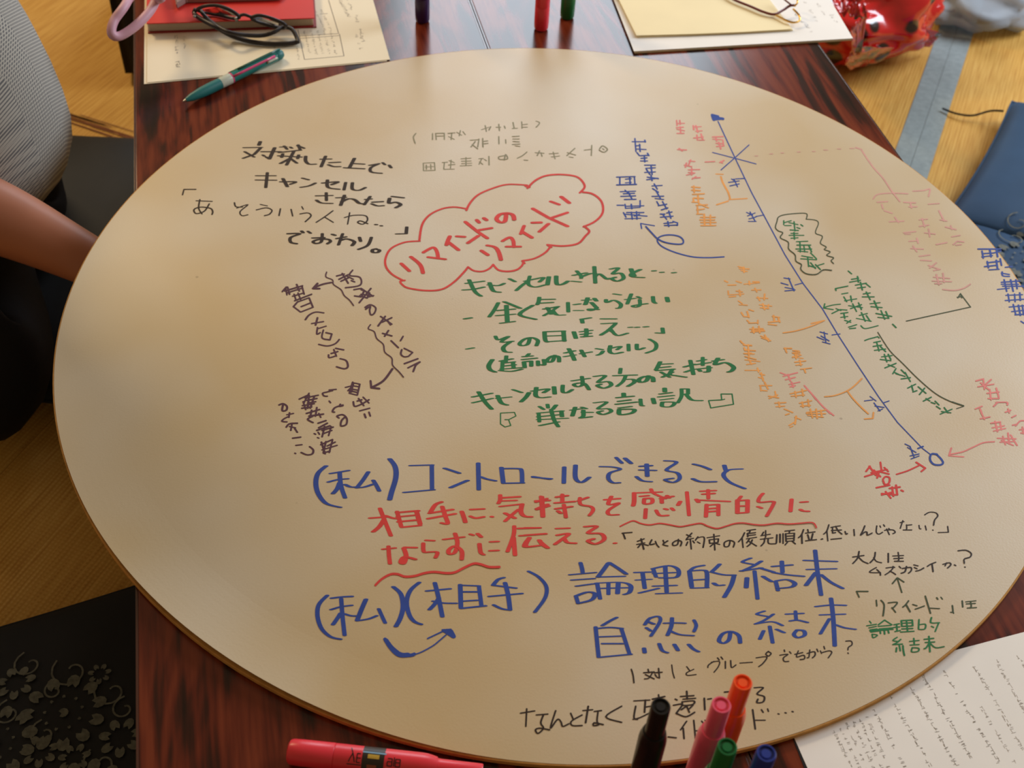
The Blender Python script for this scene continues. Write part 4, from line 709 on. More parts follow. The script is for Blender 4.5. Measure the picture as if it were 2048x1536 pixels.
tag(gc, 'flat greyish pink case lying on top of the red book', 'case')
# lilac pink loop with the black bag
bag = tag(empty('tote_bag', (-.684, 1.96, 0), TA), 'black fabric bag with lilac pink handle, on the tatami against the left table', 'bag')
bm = bmesh.new()
g = bmesh.ops.create_cube(bm, size=1, matrix=Matrix.Translation((0, 0, .17)) @ Matrix.Diagonal((.10, .36, .34, 1)))
bmesh.ops.bevel(bm, geom=list(bm.edges), offset=.018, segments=3, affect='EDGES')
bmesh.ops.subdivide_edges(bm, edges=list(bm.edges), cuts=2, use_grid_fill=True)
for v in bm.verts:
    v.co.x += .006*noise.noise(v.co*9)*min(1, v.co.z*6); v.co.x *= 1 - .25*max(0, v.co.z-.15)
body_b = frombm('bag_body', bm, M['blackbag'], bag, True)
inv = (Matrix.Translation((-.684, 1.96, 0)) @ Matrix.Rotation(TA, 4, 'Z')).inverted()
hp = [inv @ Vector((-.735, 2.0, .335)), inv @ at(285, -75, .40), inv @ at(256, 0, .41), inv @ at(228, 42, .40), inv @ at(224, 68, .39), inv @ at(242, 71, .385), inv @ at(280, 44, .392), inv @ at(310, 4, .40), inv @ at(322, -60, .41), inv @ Vector((-.69, 2.08, .335))]
tube('handle', hp, .0056, M['lilac'], bag, n=8, seg=14)['label'] = 'thick lilac pink handle loop'

# black glasses, folded
gl = tag(empty('glasses'), 'folded black framed glasses lying across the red book and the printed sheet', 'glasses')
def gp(pts, x0=200, y0=0, sc=3.413): return [at(x/sc+x0, y/sc+y0, z) for x, y, z in pts]
zg = zt
tube('rim', gp([(665, 68, zg+.012), (715, 42, zg+.02), (800, 38, zg+.022), (885, 66, zg+.02), (950, 112, zg+.012), (915, 126, zg+.004), (820, 104, zg+.003), (735, 88, zg+.004)]), .0023, M['frame_black'], gl, True)
tube('rim', gp([(1035, 125, zg+.010), (1085, 105, zg+.014), (1180, 128, zg+.010), (1265, 168, zg+.004), (1250, 192, zg-.006), (1180, 180, zg-.004), (1100, 156, zg)]), .0023, M['frame_black'], gl, True)
tube('bridge', gp([(945, 110, zg+.012), (985, 100, zg+.014), (1040, 120, zg+.011)]), .0021, M['frame_black'], gl)
tube('temple_arm', gp([(655, 62, zg+.012), (645, 95, zg+.006), (700, 135, zg+.004), (800, 190, zg+.003), (900, 245, z1+.007), (1020, 282, z1+.004), (1150, 298, z1+.004), (1270, 298, z1+.004), (1345, 288, z1+.004)]), .0030, M['frame_black'], gl)
tube('temple_arm', gp([(680, 65, zg+.01), (735, 130, zg+.006), (800, 178, zg+.003), (880, 220, zg+.003), (1000, 240, zg-.003), (1110, 242, z1+.010), (1190, 218, z1+.012), (1250, 185, z1+.012), (1310, 200, z1+.012), (1345, 260, z1+.007), (1350, 290, z1+.005)]), .0027, M['frame_black'], gl)
for (x, y, z) in ((645, 90, zg+.008), (645, 112, zg+.006)):
    bm = bmesh.new(); bmesh.ops.create_uvsphere(bm, u_segments=12, v_segments=8, radius=.0022, matrix=Matrix.Translation(gp([(x, y, z)])[0])); frombm('hinge_screw', bm, M['steel'], gl, True)
for pts in ([(680, 70, zg+.010), (800, 48, zg+.018), (880, 72, zg+.016), (940, 112, zg+.010), (820, 98, zg+.004)], [(1045, 125, zg+.009), (1085, 112, zg+.012), (1180, 135, zg+.008), (1250, 172, zg+.002), (1180, 172, zg-.002)]):
    P = gp(pts); fromdata('lens', P, [tuple(range(len(P)))], M['lens'], gl)
tube('nose_pad', gp([(925, 120, zg+.01), (935, 145, zg+.005)]), .0022, M['steel'], gl)

# four-colour pen
pn = tag(empty('ballpoint_pen'), 'teal multi-colour ballpoint pen with a pink stripe lying beside the printed sheet', 'pen')
p0 = at(366, 203, TZ+.0075); p1 = at(565, 106, TZ+.0085); ax = (p1-p0); LL = ax.length; ax.normalize()
PM = Matrix.Translation(p0) @ ax.to_track_quat('Z', 'Y').to_matrix().to_4x4()
lathe('tip', [(.0006, 0), (.001, .001), (.0022, .006)], M['steel'], pn, 20, PM)
lathe('grip', [(.0022, .004), (.0046, .012), (.0064, .028), (.0068, .04), (.0067, .056)], M['teal'], pn, 28, PM)
lathe('collar', [(.0066, .056), (.0068, .057), (.0068, .072), (.0066, .073)], M['penwhite'], pn, 28, PM)
lathe('barrel', [(.0065, .073), (.0066, .076), (.0064, LL-.012), (.0060, LL-.008)], M['tealclear'], pn, 28, PM)
lathe('end_cap', [(.0058, LL-.013), (.0066, LL-.011), (.0066, LL-.005), (.0048, LL-.001), (.001, LL)], M['teal'], pn, 28, PM)
sv = ax.cross(Vector((0, 0, 1))).normalized()
def bar(name, s0, s1, off, rad, matl, upo=.0):
    tube(name, [p0+ax*s0+sv*off+Vector((0, 0, upo)), p0+ax*(s0+s1)/2+sv*off+Vector((0, 0, upo)), p0+ax*s1+sv*off+Vector((0, 0, upo))], rad, matl, pn, n=2, seg=8)
bar('ink_stripe', .074, LL-.016, .0046, .0016, M['penpink'], .0042); bar('ink_stripe', .074, LL-.014, -.0045, .0014, M['pen_green'], .0044)
bar('slider', LL-.030, LL-.014, .0066, .0014, M['penwhite'], .002); bar('clip', .085, LL-.004, .0, .0015, mat('dark_teal_clip', (16, 84, 72), rough=.3), .0072)
lathe('ring', [(.0069, .0555), (.0069, .0575)], M['penpink'], pn, 28, PM @ Matrix.Translation((0, 0, .0165)))

# top right: stack of sheets, cream sheet, brown glasses
for k, (dx, dy, lab) in enumerate(((2, 3, 'lowest ivory sheet of the stack at the far right of the table'), (1, 1.5, 'middle ivory sheet of the stack at the far right of the table'), (0, -.5, 'topmost white sheet of the far right stack, under the cream sheet'))):
    z_ = TZ+.0012+k*.0013
    root = tag(empty('paper_sheet'), lab, 'paper', None)
    slab('sheet', quad_pts((1268+dx, 103+dy), (1706-2*dx, 77+dy), (1655, -10), (1590, -130), (1170, -130), (1224+dx, -10), z=z_), z_-.0009, z_, M['paper' if k == 2 else 'paper_warm'], root)
    if k == 2: sheet_top = root; zs = z_
glyph_rows('faint_print', [(at(x, y0, zs).xy, at(x+26, y0+40, zs).xy, .005) for x, y0 in ((1585, 15), (1610, 5), (1630, 0), (1650, 10), (1600, 30))], zs+.00006, M['print_pale'], sheet_top, dens=.4)
cs = tag(empty('cream_sheet'), 'cream coloured sheet on top of the far right paper stack beneath the brown glasses', 'paper')
V, F = [], []
pc = [(1273, 71), (1380, 68), (1480, 64), (1585, 58), (1540, 0), (1460, -90), (1180, -90), (1238, 0)]
zc = zs+.0034
slab('sheet', quad_pts(*pc, z=zc), zc-.0008, zc, M['cream'], cs, .0002)
slab('inner_fold', quad_pts((1277, 74), (1586, 60), (1540, 0), (1460, -90), (1186, -90), (1243, 0), z=zs+.0016), zs+.0003, zs+.0016, M['cream'], cs)
bg_ = tag(empty('reading_glasses'), 'brown and gold reading glasses lying on the cream sheet', 'glasses')
def g2(pts): return [at(x/6.827+1400, y/6.827, zc+z) for x, y, z in pts]
tube('temple_arm', g2([(350, -80, .004), (480, 2, .004), (700, 92, .004), (860, 160, .004), (1010, 196, .004), (1130, 140, .006), (1230, 78, .009), (1305, 74, .011)]), .0021, M['frame_brown'], bg_, flat=.8)
tube('temple_arm', g2([(1100, -60, .013), (1160, 0, .013), (1240, 62, .012)]), .0012, M['frame_brown'], bg_)
tube('gold_rim', g2([(1020, 198, .0035), (1080, 228, .0035), (1180, 280, .0035), (1270, 308, .003), (1345, 292, .003), (1364, 250, .005), (1340, 195, .007), (1300, 150, .009), (1270, 118, .011)]), .0014, M['gold'], bg_)
tube('gold_rim', g2([(1290, 85, .011), (1330, 30, .016), (1300, -60, .018), (1150, -110, .018)]), .0012, M['gold'], bg_)
bm = bmesh.new(); bmesh.ops.create_uvsphere(bm, u_segments=12, v_segments=8, radius=.0035, matrix=Matrix.Translation(g2([(1330, 200, .004)])[0]) @ Matrix.Diagonal((1, .6, .6, 1))); frombm('nose_pad', bm, M['lens'], bg_, True)

# red spotted film bag on the floor beyond the table, and a grey film bag
def crumple(name, cx, cy, rx, ry, rz, z, rot, matl, seed, parent=None, amp=.02, seg=64, flatb=True):
    bm = bmesh.new(); bmesh.ops.create_uvsphere(bm, u_segments=seg, v_segments=seg//2, radius=1)
    for v in bm.verts:
        n = v.co.normalized(); q = Vector((n.x*2.1, n.y*2.1, n.z*2.1)) + Vector((seed, seed*.7, 0))
        f = 1 + amp/rx*(1.5*noise.noise(q*.9) + .55*abs(noise.noise(q*1.7+Vector((5, 1, 2)))) + .03*abs(noise.noise(q*4.1)))
        v.co = Vector((n.x*rx*f, n.y*ry*f, max(n.z*rz*f, -rz*.8) if flatb else n.z*rz*f))
    bmesh.ops.transform(bm, matrix=Matrix.Translation((cx, cy, z)) @ Matrix.Rotation(rot, 4, 'Z'), verts=bm.verts)
    return frombm(name, bm, matl, parent, True)
rb = tag(empty('gift_bag'), 'crumpled shiny red bag with black dots leaning on the right table edge', 'bag')
rc = at(1800, 20, .14)
crumple('bag_body', rc.x-.035, rc.y+.085, .148, .095, .085, .085, .35, M['redfilm'], 3.1, rb, .034, 96)
def flap(name, px, matl, parent, fold=.012, nu=24, nv=10, seed=0):
    """a creased piece of film through four corners given as (x, y, height)"""
    c = [at(x, y, z) for x, y, z in px]; V, F = [], []
    for j in range(nv+1):
        for i in range(nu+1):
            u, v = i/nu, j/nv; p = c[0]*(1-u)*(1-v) + c[1]*u*(1-v) + c[2]*u*v + c[3]*(1-u)*v
            e = math.sin(math.pi*min(1, u*1.2))
            p = p + Vector((0, 0, 1))*fold*e*(abs(noise.noise(Vector((u*5+seed, v*3, seed))))*2-.4) + Vector((0, 1, 0))*fold*.5*noise.noise(Vector((u*7, v*4+seed, 3)))
            V.append(p)
    for j in range(nv):
        for i in range(nu): k = j*(nu+1)+i; F.append((k, k+1, k+nu+2, k+nu+1))
    o = fromdata(name, V, F, matl, parent, True); md = o.modifiers.new('thick', 'SOLIDIFY'); md.thickness = .0006
    return o
flap('bag_flap', [(1700, 60, .20), (1735, 20, .22), (1722, 108, .12), (1706, 112, .12)], M['redfilm'], rb, .01, seed=2)
flap('bag_flap', [(1690, 128, .10), (1706, 92, .15), (1790, 96, .08), (1700, 140, .05)], M['redfilm'], rb, .012, seed=5)
flap('bag_flap', [(1822, 92, .03), (1850, 55, .08), (1884, 66, .06), (1858, 94, .015)], M['redfilm'], rb, .012, seed=9)
flap('bag_flap', [(1660, -8, .25), (1725, -20, .26), (1735, 38, .22), (1678, 26, .24)], M['redfilm'], rb, .02, seed=12)
gb = at(1915, -8, .03)
tag(crumple('film_bag', gb.x+.035, gb.y+.0, .095, .10, .04, .032, .2, M['greyfilm'], 8.3, None, .03, 48), 'translucent grey plastic bag on the floor behind the red spotted bag', 'bag')

# ================= standing and lying markers =================
def marker(name, x, y, z, col, label, group, MX=None, h=.142):
    t = tag(empty(name, (x, y, z)), label, 'marker', group)
    if MX: t.matrix_world = MX
    m_ = M['pen_'+col]
    lathe('wide_cap', [(.0070, 0), (.0086, .0010), (.0094, .003), (.0097, .010), (.0098, .034), (.0095, .0345)], m_, t, 40)
    lathe('barrel', [(.0092, .0345), (.0097, .035), (.0097, h-.046), (.0095, h-.042), (.0088, h-.038), (.0078, h-.034)], m_, t, 40)
    lathe('narrow_cap', [(.0078, h-.036), (.0070, h-.034), (.0067, h-.031), (.0065, h-.001), (.0060, h), (.0051, h), (.0049, h-.0016), (.0034, h-.0016), (.0031, h-.0006), (.0012, h-.0006)], m_, t, 40)
    return t
near_g = None
for px, py, col, lab in ((1322, 1412, 'black', 'black marker standing at the near edge, leftmost of the standing cluster'),
                         (1486, 1364, 'orange', 'orange marker standing at the near edge of the round paper'),
                         (1443, 1409, 'pink', 'pink marker standing just in front of the orange one'),
                         (1455, 1493, 'green', 'green marker standing nearest in front of the pink one'),
                         (1533, 1506, 'blue', 'blue marker standing at the near edge, rightmost of the cluster')):
    p = at(px, py, TZ+.142+.0002)
    marker('marker', p.x, p.y, TZ+.0002, col, lab, 'markers standing at the near edge')
for px, py, col, lab in ((845, 52, 'purple', 'dark purple marker standing at the far edge, left of the table seam'),
                         (1082, 68, 'rose', 'coral pink marker standing at the far edge beside the dark green one'),
                         (1134, 45, 'green', 'dark green marker standing at the far edge beside the coral pink one')):
    p = at(px, py-10, TZ)
    marker('marker', p.x, p.y, TZ+.0002, col, lab, 'markers standing at the far edge')
# lying marker, lower left
pa = at(577, 1503, TZ+.0099); pb = at(965, 1546, TZ+.0099); ax = (pb-pa).normalized(); ax.z = 0
zx = ax; yx = Vector((0, 0, 1)); xx = yx.cross(zx)
MX = Matrix.Translation((pa.x, pa.y, TZ+.0101)) @ Matrix((xx, yx, zx)).transposed().to_4x4()
lm_ = marker('marker', 0, 0, 0, 'rose', 'bright rose pink marker lying on the left table at the near edge', None, MX, h=(pb-pa).length)
def wrap(name, s0, s1, a0, a1, matl, parent, r=.00982, ns=10, na=14):
    V, F = [], []
    for i in range(ns+1):
        for j in range(na+1):
            a = math.radians(a0+(a1-a0)*j/na); V.append((r*math.cos(a), r*math.sin(a), s0+(s1-s0)*i/ns))
    for i in range(ns):
        for j in range(na): k = i*(na+1)+j; F.append((k, k+1, k+na+2, k+na+1))
    return fromdata(name, V, F, matl, parent, True)
sc_ = (pb-pa).length/390.0
lb = wrap('label_band', (728-577)*sc_, (772-577)*sc_, 20, 215, M['label'], lm_)
wrap('label_print', (739-577)*sc_, (762-577)*sc_, 90, 108, M['labelgold'], lb, .00990); wrap('label_print', (728-577)*sc_, (775-577)*sc_, 78, 85, M['labelblue'], lb, .00990)
wrap('label_print', (739-577)*sc_, (758-577)*sc_, 134, 172, M['labelbrown'], lb, .00990)
def letters(segs, name, matl, parent):
    """small printed capitals wrapped on the barrel; s along the barrel, a round it (degrees)"""
    V, F = [], []
    for (s0, a0, s1, a1) in segs:
        n = 4; d = Vector(((s1-s0), (a1-a0)*.00017)); d.normalize(); ox, oa = -d.y*.00035, d.x*.00035/.00017
        for i in range(n):
            t0, t1 = i/n, (i+1)/n; base = len(V)
            for (t, sg) in ((t0, 1), (t1, 1), (t1, -1), (t0, -1)):
                s_ = s0+(s1-s0)*t+ox*sg; a = math.radians(a0+(a1-a0)*t+oa*sg); V.append((.00995*math.cos(a), .00995*math.sin(a), s_))
            F.append((base, base+1, base+2, base+3))
    return fromdata(name, V, F, matl, parent)
def S_(x): return (x-577)*sc_
up_, dn_ = 92, 130
segs = [(S_(702), dn_, S_(709), up_), (S_(709), up_, S_(714), dn_), (S_(704), 66, S_(713), 116),
        (S_(718), dn_, S_(718), up_), (S_(718), up_, S_(725), up_), (S_(718), 111, S_(726), 111), (S_(718), dn_, S_(725), dn_),
        (S_(779), 99, S_(788), 99), (S_(788), 99, S_(788), dn_), (S_(779), 112, S_(788), 112), (S_(779), dn_, S_(788), dn_), (S_(779), 112, S_(779), dn_),
        (S_(792), dn_, S_(792), up_), (S_(795), dn_, S_(795), 99), (S_(795), 99, S_(804), 99), (S_(804), 99, S_(804), dn_), (S_(795), 113, S_(804), 113), (S_(795), dn_, S_(804), dn_), (S_(699), 140, S_(727), 140)]
letters(segs, 'printed_letters', M['pen_black'], lm_)
letters([(S_(776), k, S_(804-(k % 3)*5), k) for k in (140, 147, 154, 161)], 'printed_small_lines', mat('pale_pink_print', (240, 150, 150), rough=.5), lm_)

# ================= booklet at the near right =================
bt = tag(empty('open_booklet'), 'white booklet with columns of small print, under the round board at near right', 'booklet')
zq = TZ+.0007
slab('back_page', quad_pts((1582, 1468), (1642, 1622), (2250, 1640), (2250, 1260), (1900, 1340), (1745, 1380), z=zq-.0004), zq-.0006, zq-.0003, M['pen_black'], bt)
slab('page', quad_pts((1586, 1470), (1650, 1615), (2240, 1620), (2240, 1212), (2048, 1264), (1900, 1303), (1745, 1350), z=zq), zq-.0002, zq, M['paper'], bt)
def K(x, y): return at(x/4.376+1580, y/4.376+1260, zq).xy
cols = [((700, 640), (1010, 1210), .0055), ((890, 600), (1240, 1210), .0055), ((1050, 490), (1460, 1190), .0055), ((1160, 400), (1600, 1150), .0055), ((1350, 370), (1830, 1160), .0055),
        ((1620, 330), (2050, 1060), .0055), ((1810, 280), (2060, 720), .0055), ((1670, 670), (1990, 1200), .005), ((2000, 240), (2060, 330), .006), ((2020, 640), (2200, 900), .006)]
glyph_rows('printed_column', [(K(*a), K(*b), s*.56) for a, b, s in cols[:5]], zq+.00008, M['print'], bt, dens=.86)
glyph_rows('printed_column', [(K(*a), K(*b), s*.56) for a, b, s in cols[5:]], zq+.00008, M['print_pale'], bt, dens=.86)
glyph_rows('printed_block', [(K(370+k*62, 860-k*18), K(560+k*62, 1230), .0026) for k in range(6)], zq+.00008, M['print'], bt, dens=.72)

# ================= floor cushions =================
def cushion(cx, cy, rz, label, L_=.57, W_=.53, T_=.06, motifs=(), group='navy floor cushions', cloth='navy'):
    t = tag(empty('floor_cushion', (cx, cy, 0.0015), rz), label, 'cushion', group)
    def zf(u, v):
        e = max(0, (1-abs(u)**5))*max(0, (1-abs(v)**5)); return T_/2*(e**.38)
    n = 40; V, F = [], []
    for sgn in (1, -1):
        for j in range(n+1):
            for i in range(n+1):
                u, v = -1+2*i/n, -1+2*j/n
                u = math.copysign(abs(u)**.7, u); v = math.copysign(abs(v)**.7, v)
                x = u*W_/2*(1-.03*(1-v*v)); y = v*L_/2*(1-.03*(1-u*u))
                wr = .0022*noise.noise(Vector((x*14, y*14, sgn*3)))*min(1, zf(u, v)/T_*3)
                V.append((x, y, T_/2 + sgn*zf(u, v) + wr if sgn > 0 else T_/2 - zf(u, v)*.99))
    m_ = (n+1)**2
    for s in (0, 1):
        for j in range(n):
            for i in range(n):
                k = s*m_+j*(n+1)+i; f = (k, k+1, k+n+2, k+n+1); F.append(f if s == 0 else f[::-1])
    me_o = fromdata('cushion_body', V, F, M[cloth], t, True)
    R_ = Matrix.Rotation(-rz, 3, 'Z')
    V, F = [], []; cnt = [0]
    def ring(P, w=.0016):
        cnt[0] += 1
        for i in range(len(P)-1):
            p, q = P[i], P[i+1]; d = (q-p);
            if d.length < 1e-6: continue
            d.normalize(); nn = Vector((-d.y, d.x))*w; base = len(V)
            for a in (p-nn, q-nn, q+nn, p+nn):
                u, v = a.x/(W_/2), a.y/(L_/2); u = max(-.97, min(.97, u)); v = max(-.97, min(.97, v))
                V.append((a.x, a.y, T_/2+zf(u, v)+.0022+.0022*noise.noise(Vector((a.x*14, a.y*14, 3)))*min(1, zf(u, v)/T_*3)))
            F.append((base, base+1, base+2, base+3))
    def hz(a):
        u, v = a.x/(W_/2), a.y/(L_/2); u = max(-.97, min(.97, u)); v = max(-.97, min(.97, v))
        return T_/2+zf(u, v)+.0022+.0022*noise.noise(Vector((a.x*14, a.y*14, 3)))*min(1, zf(u, v)/T_*3)
    def petal(c_, a0, ra, rb_):
        """a filled woven petal with a notch towards the flower's centre"""
        e, f_ = Vector((math.cos(a0), math.sin(a0))), Vector((-math.sin(a0), math.cos(a0)))
        rim_ = [c_ + e*ra*math.cos(t*math.pi/5)*(1 if abs(t-5) > .5 else .35) + f_*rb_*math.sin(t*math.pi/5) for t in range(10)]
        base = len(V); V.append((c_.x, c_.y, hz(c_))); V.extend((p.x, p.y, hz(p)) for p in rim_)
        F.extend((base, base+1+i, base+1+(i+1) % 10) for i in range(10))
    for kind, px, py, r_ in motifs:
        c3 = at(px, py, T_) - Vector((cx, cy, 0)); c2 = (R_ @ c3).xy
        if kind == 'flower':
            for rr, np_, pr in ((r_, 11, .19), (r_*.52, 9, .09)):
                for k in range(np_):
                    a0 = 2*math.pi*k/np_; pc_ = c2 + Vector((math.cos(a0), math.sin(a0)))*rr*.82
                    petal(pc_, a0, rr*pr, rr*pr*.8)
            petal(c2, 0, r_*.12, r_*.12)
        elif kind == 'swirl':
            ring([c2 + Vector((math.cos(.42*i+r_*99), math.sin(.42*i+r_*99)))*r_*(1-.055*i) for i in range(16)], .0010)
        elif kind == 'small':
            for k in range(7):
                a0 = 2*math.pi*k/7; petal(c2 + Vector((math.cos(a0), math.sin(a0)))*r_*.7, a0, r_*.30, r_*.22)
    for f_i in range(len(F)):
        a, b, c_ = (Vector(V[k]) for k in F[f_i][:3])
        if (b-a).cross(c_-a).z < 0: F[f_i] = F[f_i][::-1]
    if F:
        o = fromdata('floral_brocade', V, F, M['brocade'], t); o['kind'] = 'stuff'
    per = [(-1+.1*i, -1) for i in range(20)] + [(1, -1+.1*i) for i in range(20)] + [(1-.1*i, 1) for i in range(20)] + [(-1, 1-.1*i) for i in range(20)]
    tube('seam_piping', [(u*W_/2*(1-.03*(1-v*v))*1.002, v*L_/2*(1-.03*(1-u*u))*1.002, T_/2) for u, v in per], .0022, M[cloth], t, True, n=1, seg=6)
    return t
c1 = cushion(-.735, 1.30, .0, 'navy floor cushion under the seated person left of the table', cloth='navy_shaded')
mot = [('flower', 128, 1428, .042), ('small', 33, 1368, .020), ('small', 243, 1478, .022), ('flower', -8, 1490, .040), ('swirl', 225, 1385, .020), ('swirl', 145, 1345, .022), ('small', 82, 1505, .018), ('swirl', 205, 1530, .02), ('swirl', 60, 1330, .018), ('small', 150, 1520, .016), ('swirl', 250, 1420, .014), ('swirl', 20, 1430, .016), ('flower', 170, 1600, .04), ('swirl', 90, 1470, .016), ('small', 200, 1350, .012), ('swirl', 110, 1385, .012)]
pA, pB = at(0, 1200, .05), at(255, 1128, .05)
dr = math.atan2(pB.y-pA.y, pB.x-pA.x)
cc = at(255, 1128, .05).xy + Vector((math.cos(dr), math.sin(dr)))*(.10-.265) + Vector((math.sin(dr), -math.cos(dr)))*.30
cushion(cc.x, cc.y, dr, 'navy floor cushion with silver flowers, at the near left beside the table', motifs=mot, cloth='navy_shaded')
# right cushions
pC, pD = at(2008, 216, .045), at(1899, 402, .045)
d2 = (pC.xy-pD.xy); a2 = math.atan2(d2.y, d2.x) - math.pi/2
ex = Vector((math.cos(a2), math.sin(a2))); ey = Vector((-math.sin(a2), math.cos(a2)))
L2_ = d2.length + .02; ctr = (pC.xy+pD.xy)/2 + ex*.28
c3 = cushion(ctr.x, ctr.y, a2, 'blue floor cushion with a dark tassel cord, at the far right of the table', L_=.40, W_=.55, motifs=[('swirl', 2040, 440, .02), ('small', 2060, 470, .02)], T_=.065)
bb_ = pD.xy - ey*.012
ctr2 = bb_ + ex*.275 - ey*.29
c4 = cushion(ctr2.x, ctr2.y, a2-.02, 'blue floor cushion with silver flowers, nearer the board than the tasselled one', motifs=[('flower', 2052, 520, .045), ('swirl', 2030, 470, .025), ('small', 2020, 555, .02), ('swirl', 2040, 590, .02), ('swirl', 2000, 520, .014), ('flower', 2120, 620, .04)], T_=.06)
Rm = Matrix.Rotation(-a2, 3, 'Z'); off = Vector((ctr.x, ctr.y, 0.0015))
tube('tassel_cord', [Rm @ (p-off) for p in (at(2006, 222, .035), at(1980, 222, .02), at(1945, 231, .012), at(1912, 227, .008), at(1885, 217, .006))], .0018, M['blackcloth'], c3)['label'] = 'thin black tassel cord'

# ================= seated person at the left =================
def skin_mesh(name, verts, edges, radii, root, matl, parent=None, sub=2):
    me = bpy.data.meshes.new(name); me.from_pydata([tuple(v) for v in verts], edges, []); me.update()
    o = bpy.data.objects.new(name, me); C.objects.link(o)
    md = o.modifiers.new('skin', 'SKIN'); md.use_smooth_shade = True
    sv_ = me.skin_vertices[0].data
    for i, r_ in enumerate(radii):
        sv_[i].radius = r_ if isinstance(r_, tuple) else (r_, r_); sv_[i].use_root = (i == root)
    s2 = o.modifiers.new('sub', 'SUBSURF'); s2.levels = sub; s2.render_levels = sub
    dg = bpy.context.evaluated_depsgraph_get(); ev = o.evaluated_get(dg)
    nm = bpy.data.meshes.new_from_object(ev); nm.name = name
    bpy.data.objects.remove(o); nm.materials.clear()
    return link(name, nm, matl, parent, True)
PX = .09
PO = Vector((-.80, 1.22, .063))
pr_ = tag(empty('person', PO), 'person in a grey checked shirt and black trousers sitting at the left', 'person')
def rel(*p): return Vector(p) - PO
def chain(*pts):
    return [rel(*p[:3]) for p in pts], [p[3] for p in pts]
J = {}
TORSO = ('pelvis', 'waist', 'chest', 'upper', 'neck', 'jaw', 'head', 'crown')
V, R_, Ed = [], [], []
def jv(key, x, y, z, r_, par=None):
    J[key] = len(V); V.append(rel(x + (PX if key in TORSO or key[:2] == 'sh' else 0), y, z)); R_.append(r_)
    if par is not None: Ed.append((J[par], J[key]))
jv('pelvis', -.80, 1.22, .19, .115); jv('waist', -.79, 1.22, .31, .115, 'pelvis'); jv('chest', -.82, 1.22, .46, .108, 'waist'); jv('upper', -.86, 1.22, .56, .074, 'chest')
jv('neck', -.83, 1.22, .66, .046, 'upper'); jv('jaw', -.795, 1.22, .735, .056, 'neck'); jv('head', -.795, 1.22, .81, .088, 'jaw'); jv('crown', -.80, 1.22, .88, .066, 'head')
for s, k in ((-1, 'n'), (1, 'f')):
    y = 1.22 + s*.19
    jv('sh'+k, -.82, y, .57, .036, 'upper')
    if k == 'n':
        jv('ua'+k, -.80, y-.035, .45, .046, 'sh'+k); jv('el'+k, -.755, y+.01, .335, .054, 'ua'+k); jv('fa'+k, -.66, 1.075, .310, .053, 'el'+k); jv('fb'+k, -.585, 1.065, .288, .045, 'fa'+k)
        jv('wr'+k, -.515, 1.045, .265, .034, 'fb'+k); jv('pa'+k, -.475, 1.035, .252, (.036, .024), 'wr'+k)
        fb = Vector((-.44, 1.04, .243)); fd = Vector((1, -.05, -.15)); fs = Vector((.05, 1, 0))
    else:
        jv('ua'+k, -.84, y+.03, .45, .046, 'sh'+k); jv('el'+k, -.90, y+.04, .33, .040, 'ua'+k); jv('fb'+k, -.88, y+.02, .22, .034, 'el'+k)
        jv('wr'+k, -.84, y+.01, .13, .024, 'fb'+k); jv('pa'+k, -.81, y+.01, .10, (.026, .017), 'wr'+k)
        fb = Vector((-.785, y+.01, .088)); fd = Vector((1, -.1, -.1)); fs = Vector((.1, 1, 0))
    for q, (o_, l) in enumerate(((-.024, .058), (-.008, .066), (.008, .062), (.023, .048))):
        b0 = fb + fs*o_; jv('f%s%d' % (k, q), *(b0), .0085, 'pa'+k); jv('g%s%d' % (k, q), *(b0+fd*l*.5), .008, 'f%s%d' % (k, q)); jv('h%s%d' % (k, q), *(b0+fd*l+Vector((0, 0, -.012))), .0065, 'g%s%d' % (k, q))
    b0 = fb - fd*.03 - fs*.032; jv('t'+k, *b0, .010, 'pa'+k); jv('u'+k, *(b0+fd*.035-fs*.008), .0085, 't'+k)
    # leg folded in front
    kx, ky = (-.72, 1.33) if s > 0 else (-.57, .915)
    jv('hip'+k, -.80, 1.22+s*.09, .16, .062, 'pelvis'); jv('th'+k, -.70, (1.22+s*.09+ky)/2, .155, .052, 'hip'+k); jv('kn'+k, kx, ky, .135, .048, 'th'+k)
    jv('sn'+k, -.70, 1.22+s*.06+(-.02 if s < 0 else .02), .105, .046, 'kn'+k); jv('an'+k, -.76, 1.22-s*.08, .098, .034, 'sn'+k); jv('ft'+k, -.70, 1.22-s*.13, .095, .026, 'an'+k)
body = skin_mesh('body', V, Ed, R_, 0, M['skin'], pr_)
def sub(keys_edges, rscale, radd):
    ks = [];
    for a, b in keys_edges:
        for k in (a, b):
            if k not in ks: ks.append(k)
    idx = {k: i for i, k in enumerate(ks)}
    vv = [V[J[k]] for k in ks]; rr = []
    for k in ks:
        r0 = R_[J[k]]; r0 = r0[0] if isinstance(r0, tuple) else r0; rr.append(r0*rscale+radd)
    return vv, [(idx[a], idx[b]) for a, b in keys_edges], rr
vv, ee, rr = sub([('pelvis', 'waist'), ('waist', 'chest'), ('chest', 'upper'), ('upper', 'shn'), ('shn', 'uan'), ('upper', 'shf'), ('shf', 'uaf'), ('uan', 'eln'), ('uaf', 'elf'), ('upper', 'neck')], 1.04, .036)
vv[-1] = vv[3].lerp(vv[-1], .45); rr[-1] = .062      # collar
skin_mesh('shirt', vv, ee, rr, 0, M['shirt'], pr_)
vv, ee, rr = sub([('pelvis', 'hipn'), ('hipn', 'thn'), ('thn', 'knn'), ('knn', 'snn'), ('snn', 'ann'), ('pelvis', 'hipf'), ('hipf', 'thf'), ('thf', 'knf'), ('knf', 'snf'), ('snf', 'anf')], 1.05, .036)
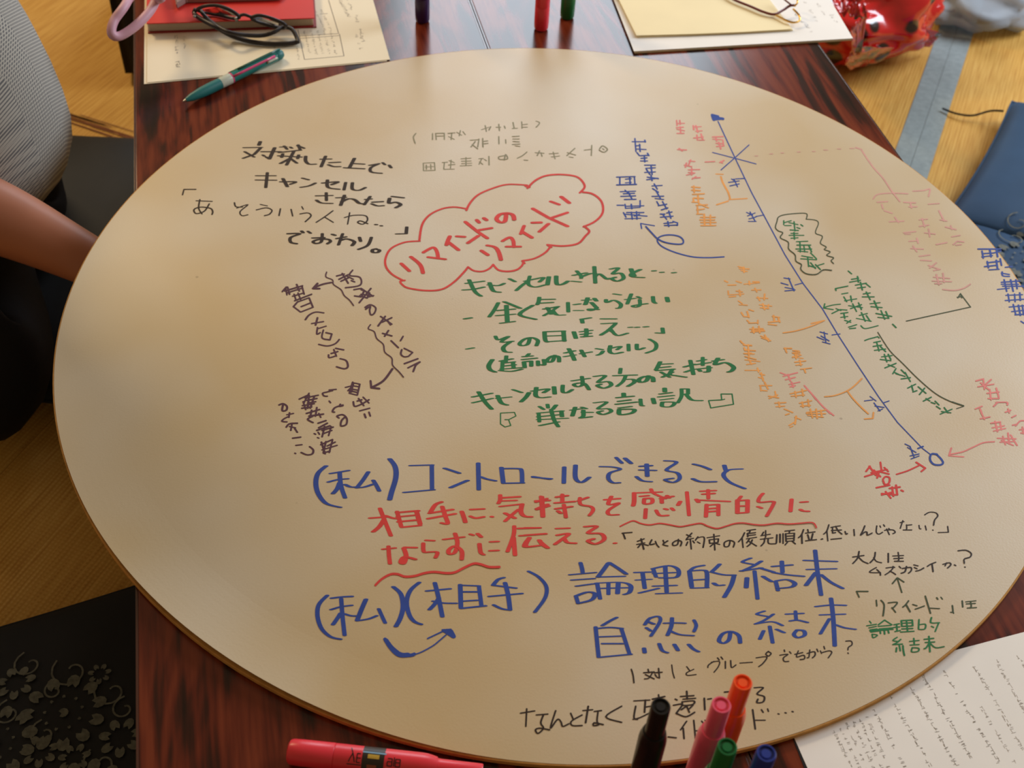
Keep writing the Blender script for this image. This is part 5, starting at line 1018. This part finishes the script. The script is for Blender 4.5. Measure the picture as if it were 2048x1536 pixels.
skin_mesh('trousers', vv, ee, rr, 0, M['blackcloth'], pr_)
# face and hair (out of the picture, above its top left corner)
hd = rel(-.795+PX, 1.22, .81)
bm = bmesh.new(); bmesh.ops.create_uvsphere(bm, u_segments=32, v_segments=20, radius=1)
for v in bm.verts:
    n = v.co.copy(); k = 1 + .03*noise.noise(n*6)
    v.co = Vector((n.x*.100*k - .012, n.y*.094*k, n.z*.105*k + .022))
bmesh.ops.delete(bm, geom=[v for v in bm.verts if (v.co.x > .045 and v.co.z < .055) or v.co.z < -.05], context='VERTS')
bmesh.ops.translate(bm, verts=bm.verts, vec=hd); frombm('hair', bm, M['hair'], pr_, True)
for s in (-1, 1):
    bm = bmesh.new(); bmesh.ops.create_uvsphere(bm, u_segments=12, v_segments=8, radius=.011, matrix=Matrix.Translation(hd+Vector((.056, s*.029, -.005)))); ey_ = frombm('eye', bm, mat('eye_white', (226, 218, 208), rough=.3), pr_, True)
    bm = bmesh.new(); bmesh.ops.create_uvsphere(bm, u_segments=12, v_segments=8, radius=.0048, matrix=Matrix.Translation(hd+Vector((.0635, s*.029, -.006)))); frombm('iris', bm, M['hair'], ey_, True)
    bm = bmesh.new(); bmesh.ops.create_uvsphere(bm, u_segments=12, v_segments=8, radius=1, matrix=Matrix.Translation(hd+Vector((-.005, s*.088, -.015))) @ Matrix.Diagonal((.018, .008, .03, 1))); frombm('ear', bm, M['skin'], pr_, True)
bm = bmesh.new(); bmesh.ops.create_cone(bm, cap_ends=True, segments=12, radius1=.016, radius2=.005, depth=.045, matrix=Matrix.Translation(hd+Vector((.086, 0, -.022))) @ Matrix.Rotation(-.35, 4, 'Y')); frombm('nose', bm, M['skin'], pr_, True)
bm = bmesh.new(); bmesh.ops.create_uvsphere(bm, u_segments=16, v_segments=8, radius=1, matrix=Matrix.Translation(hd+Vector((.074, 0, -.06))) @ Matrix.Diagonal((.010, .024, .007, 1))); frombm('mouth', bm, mat('lips', (170, 90, 84), rough=.5), pr_, True)
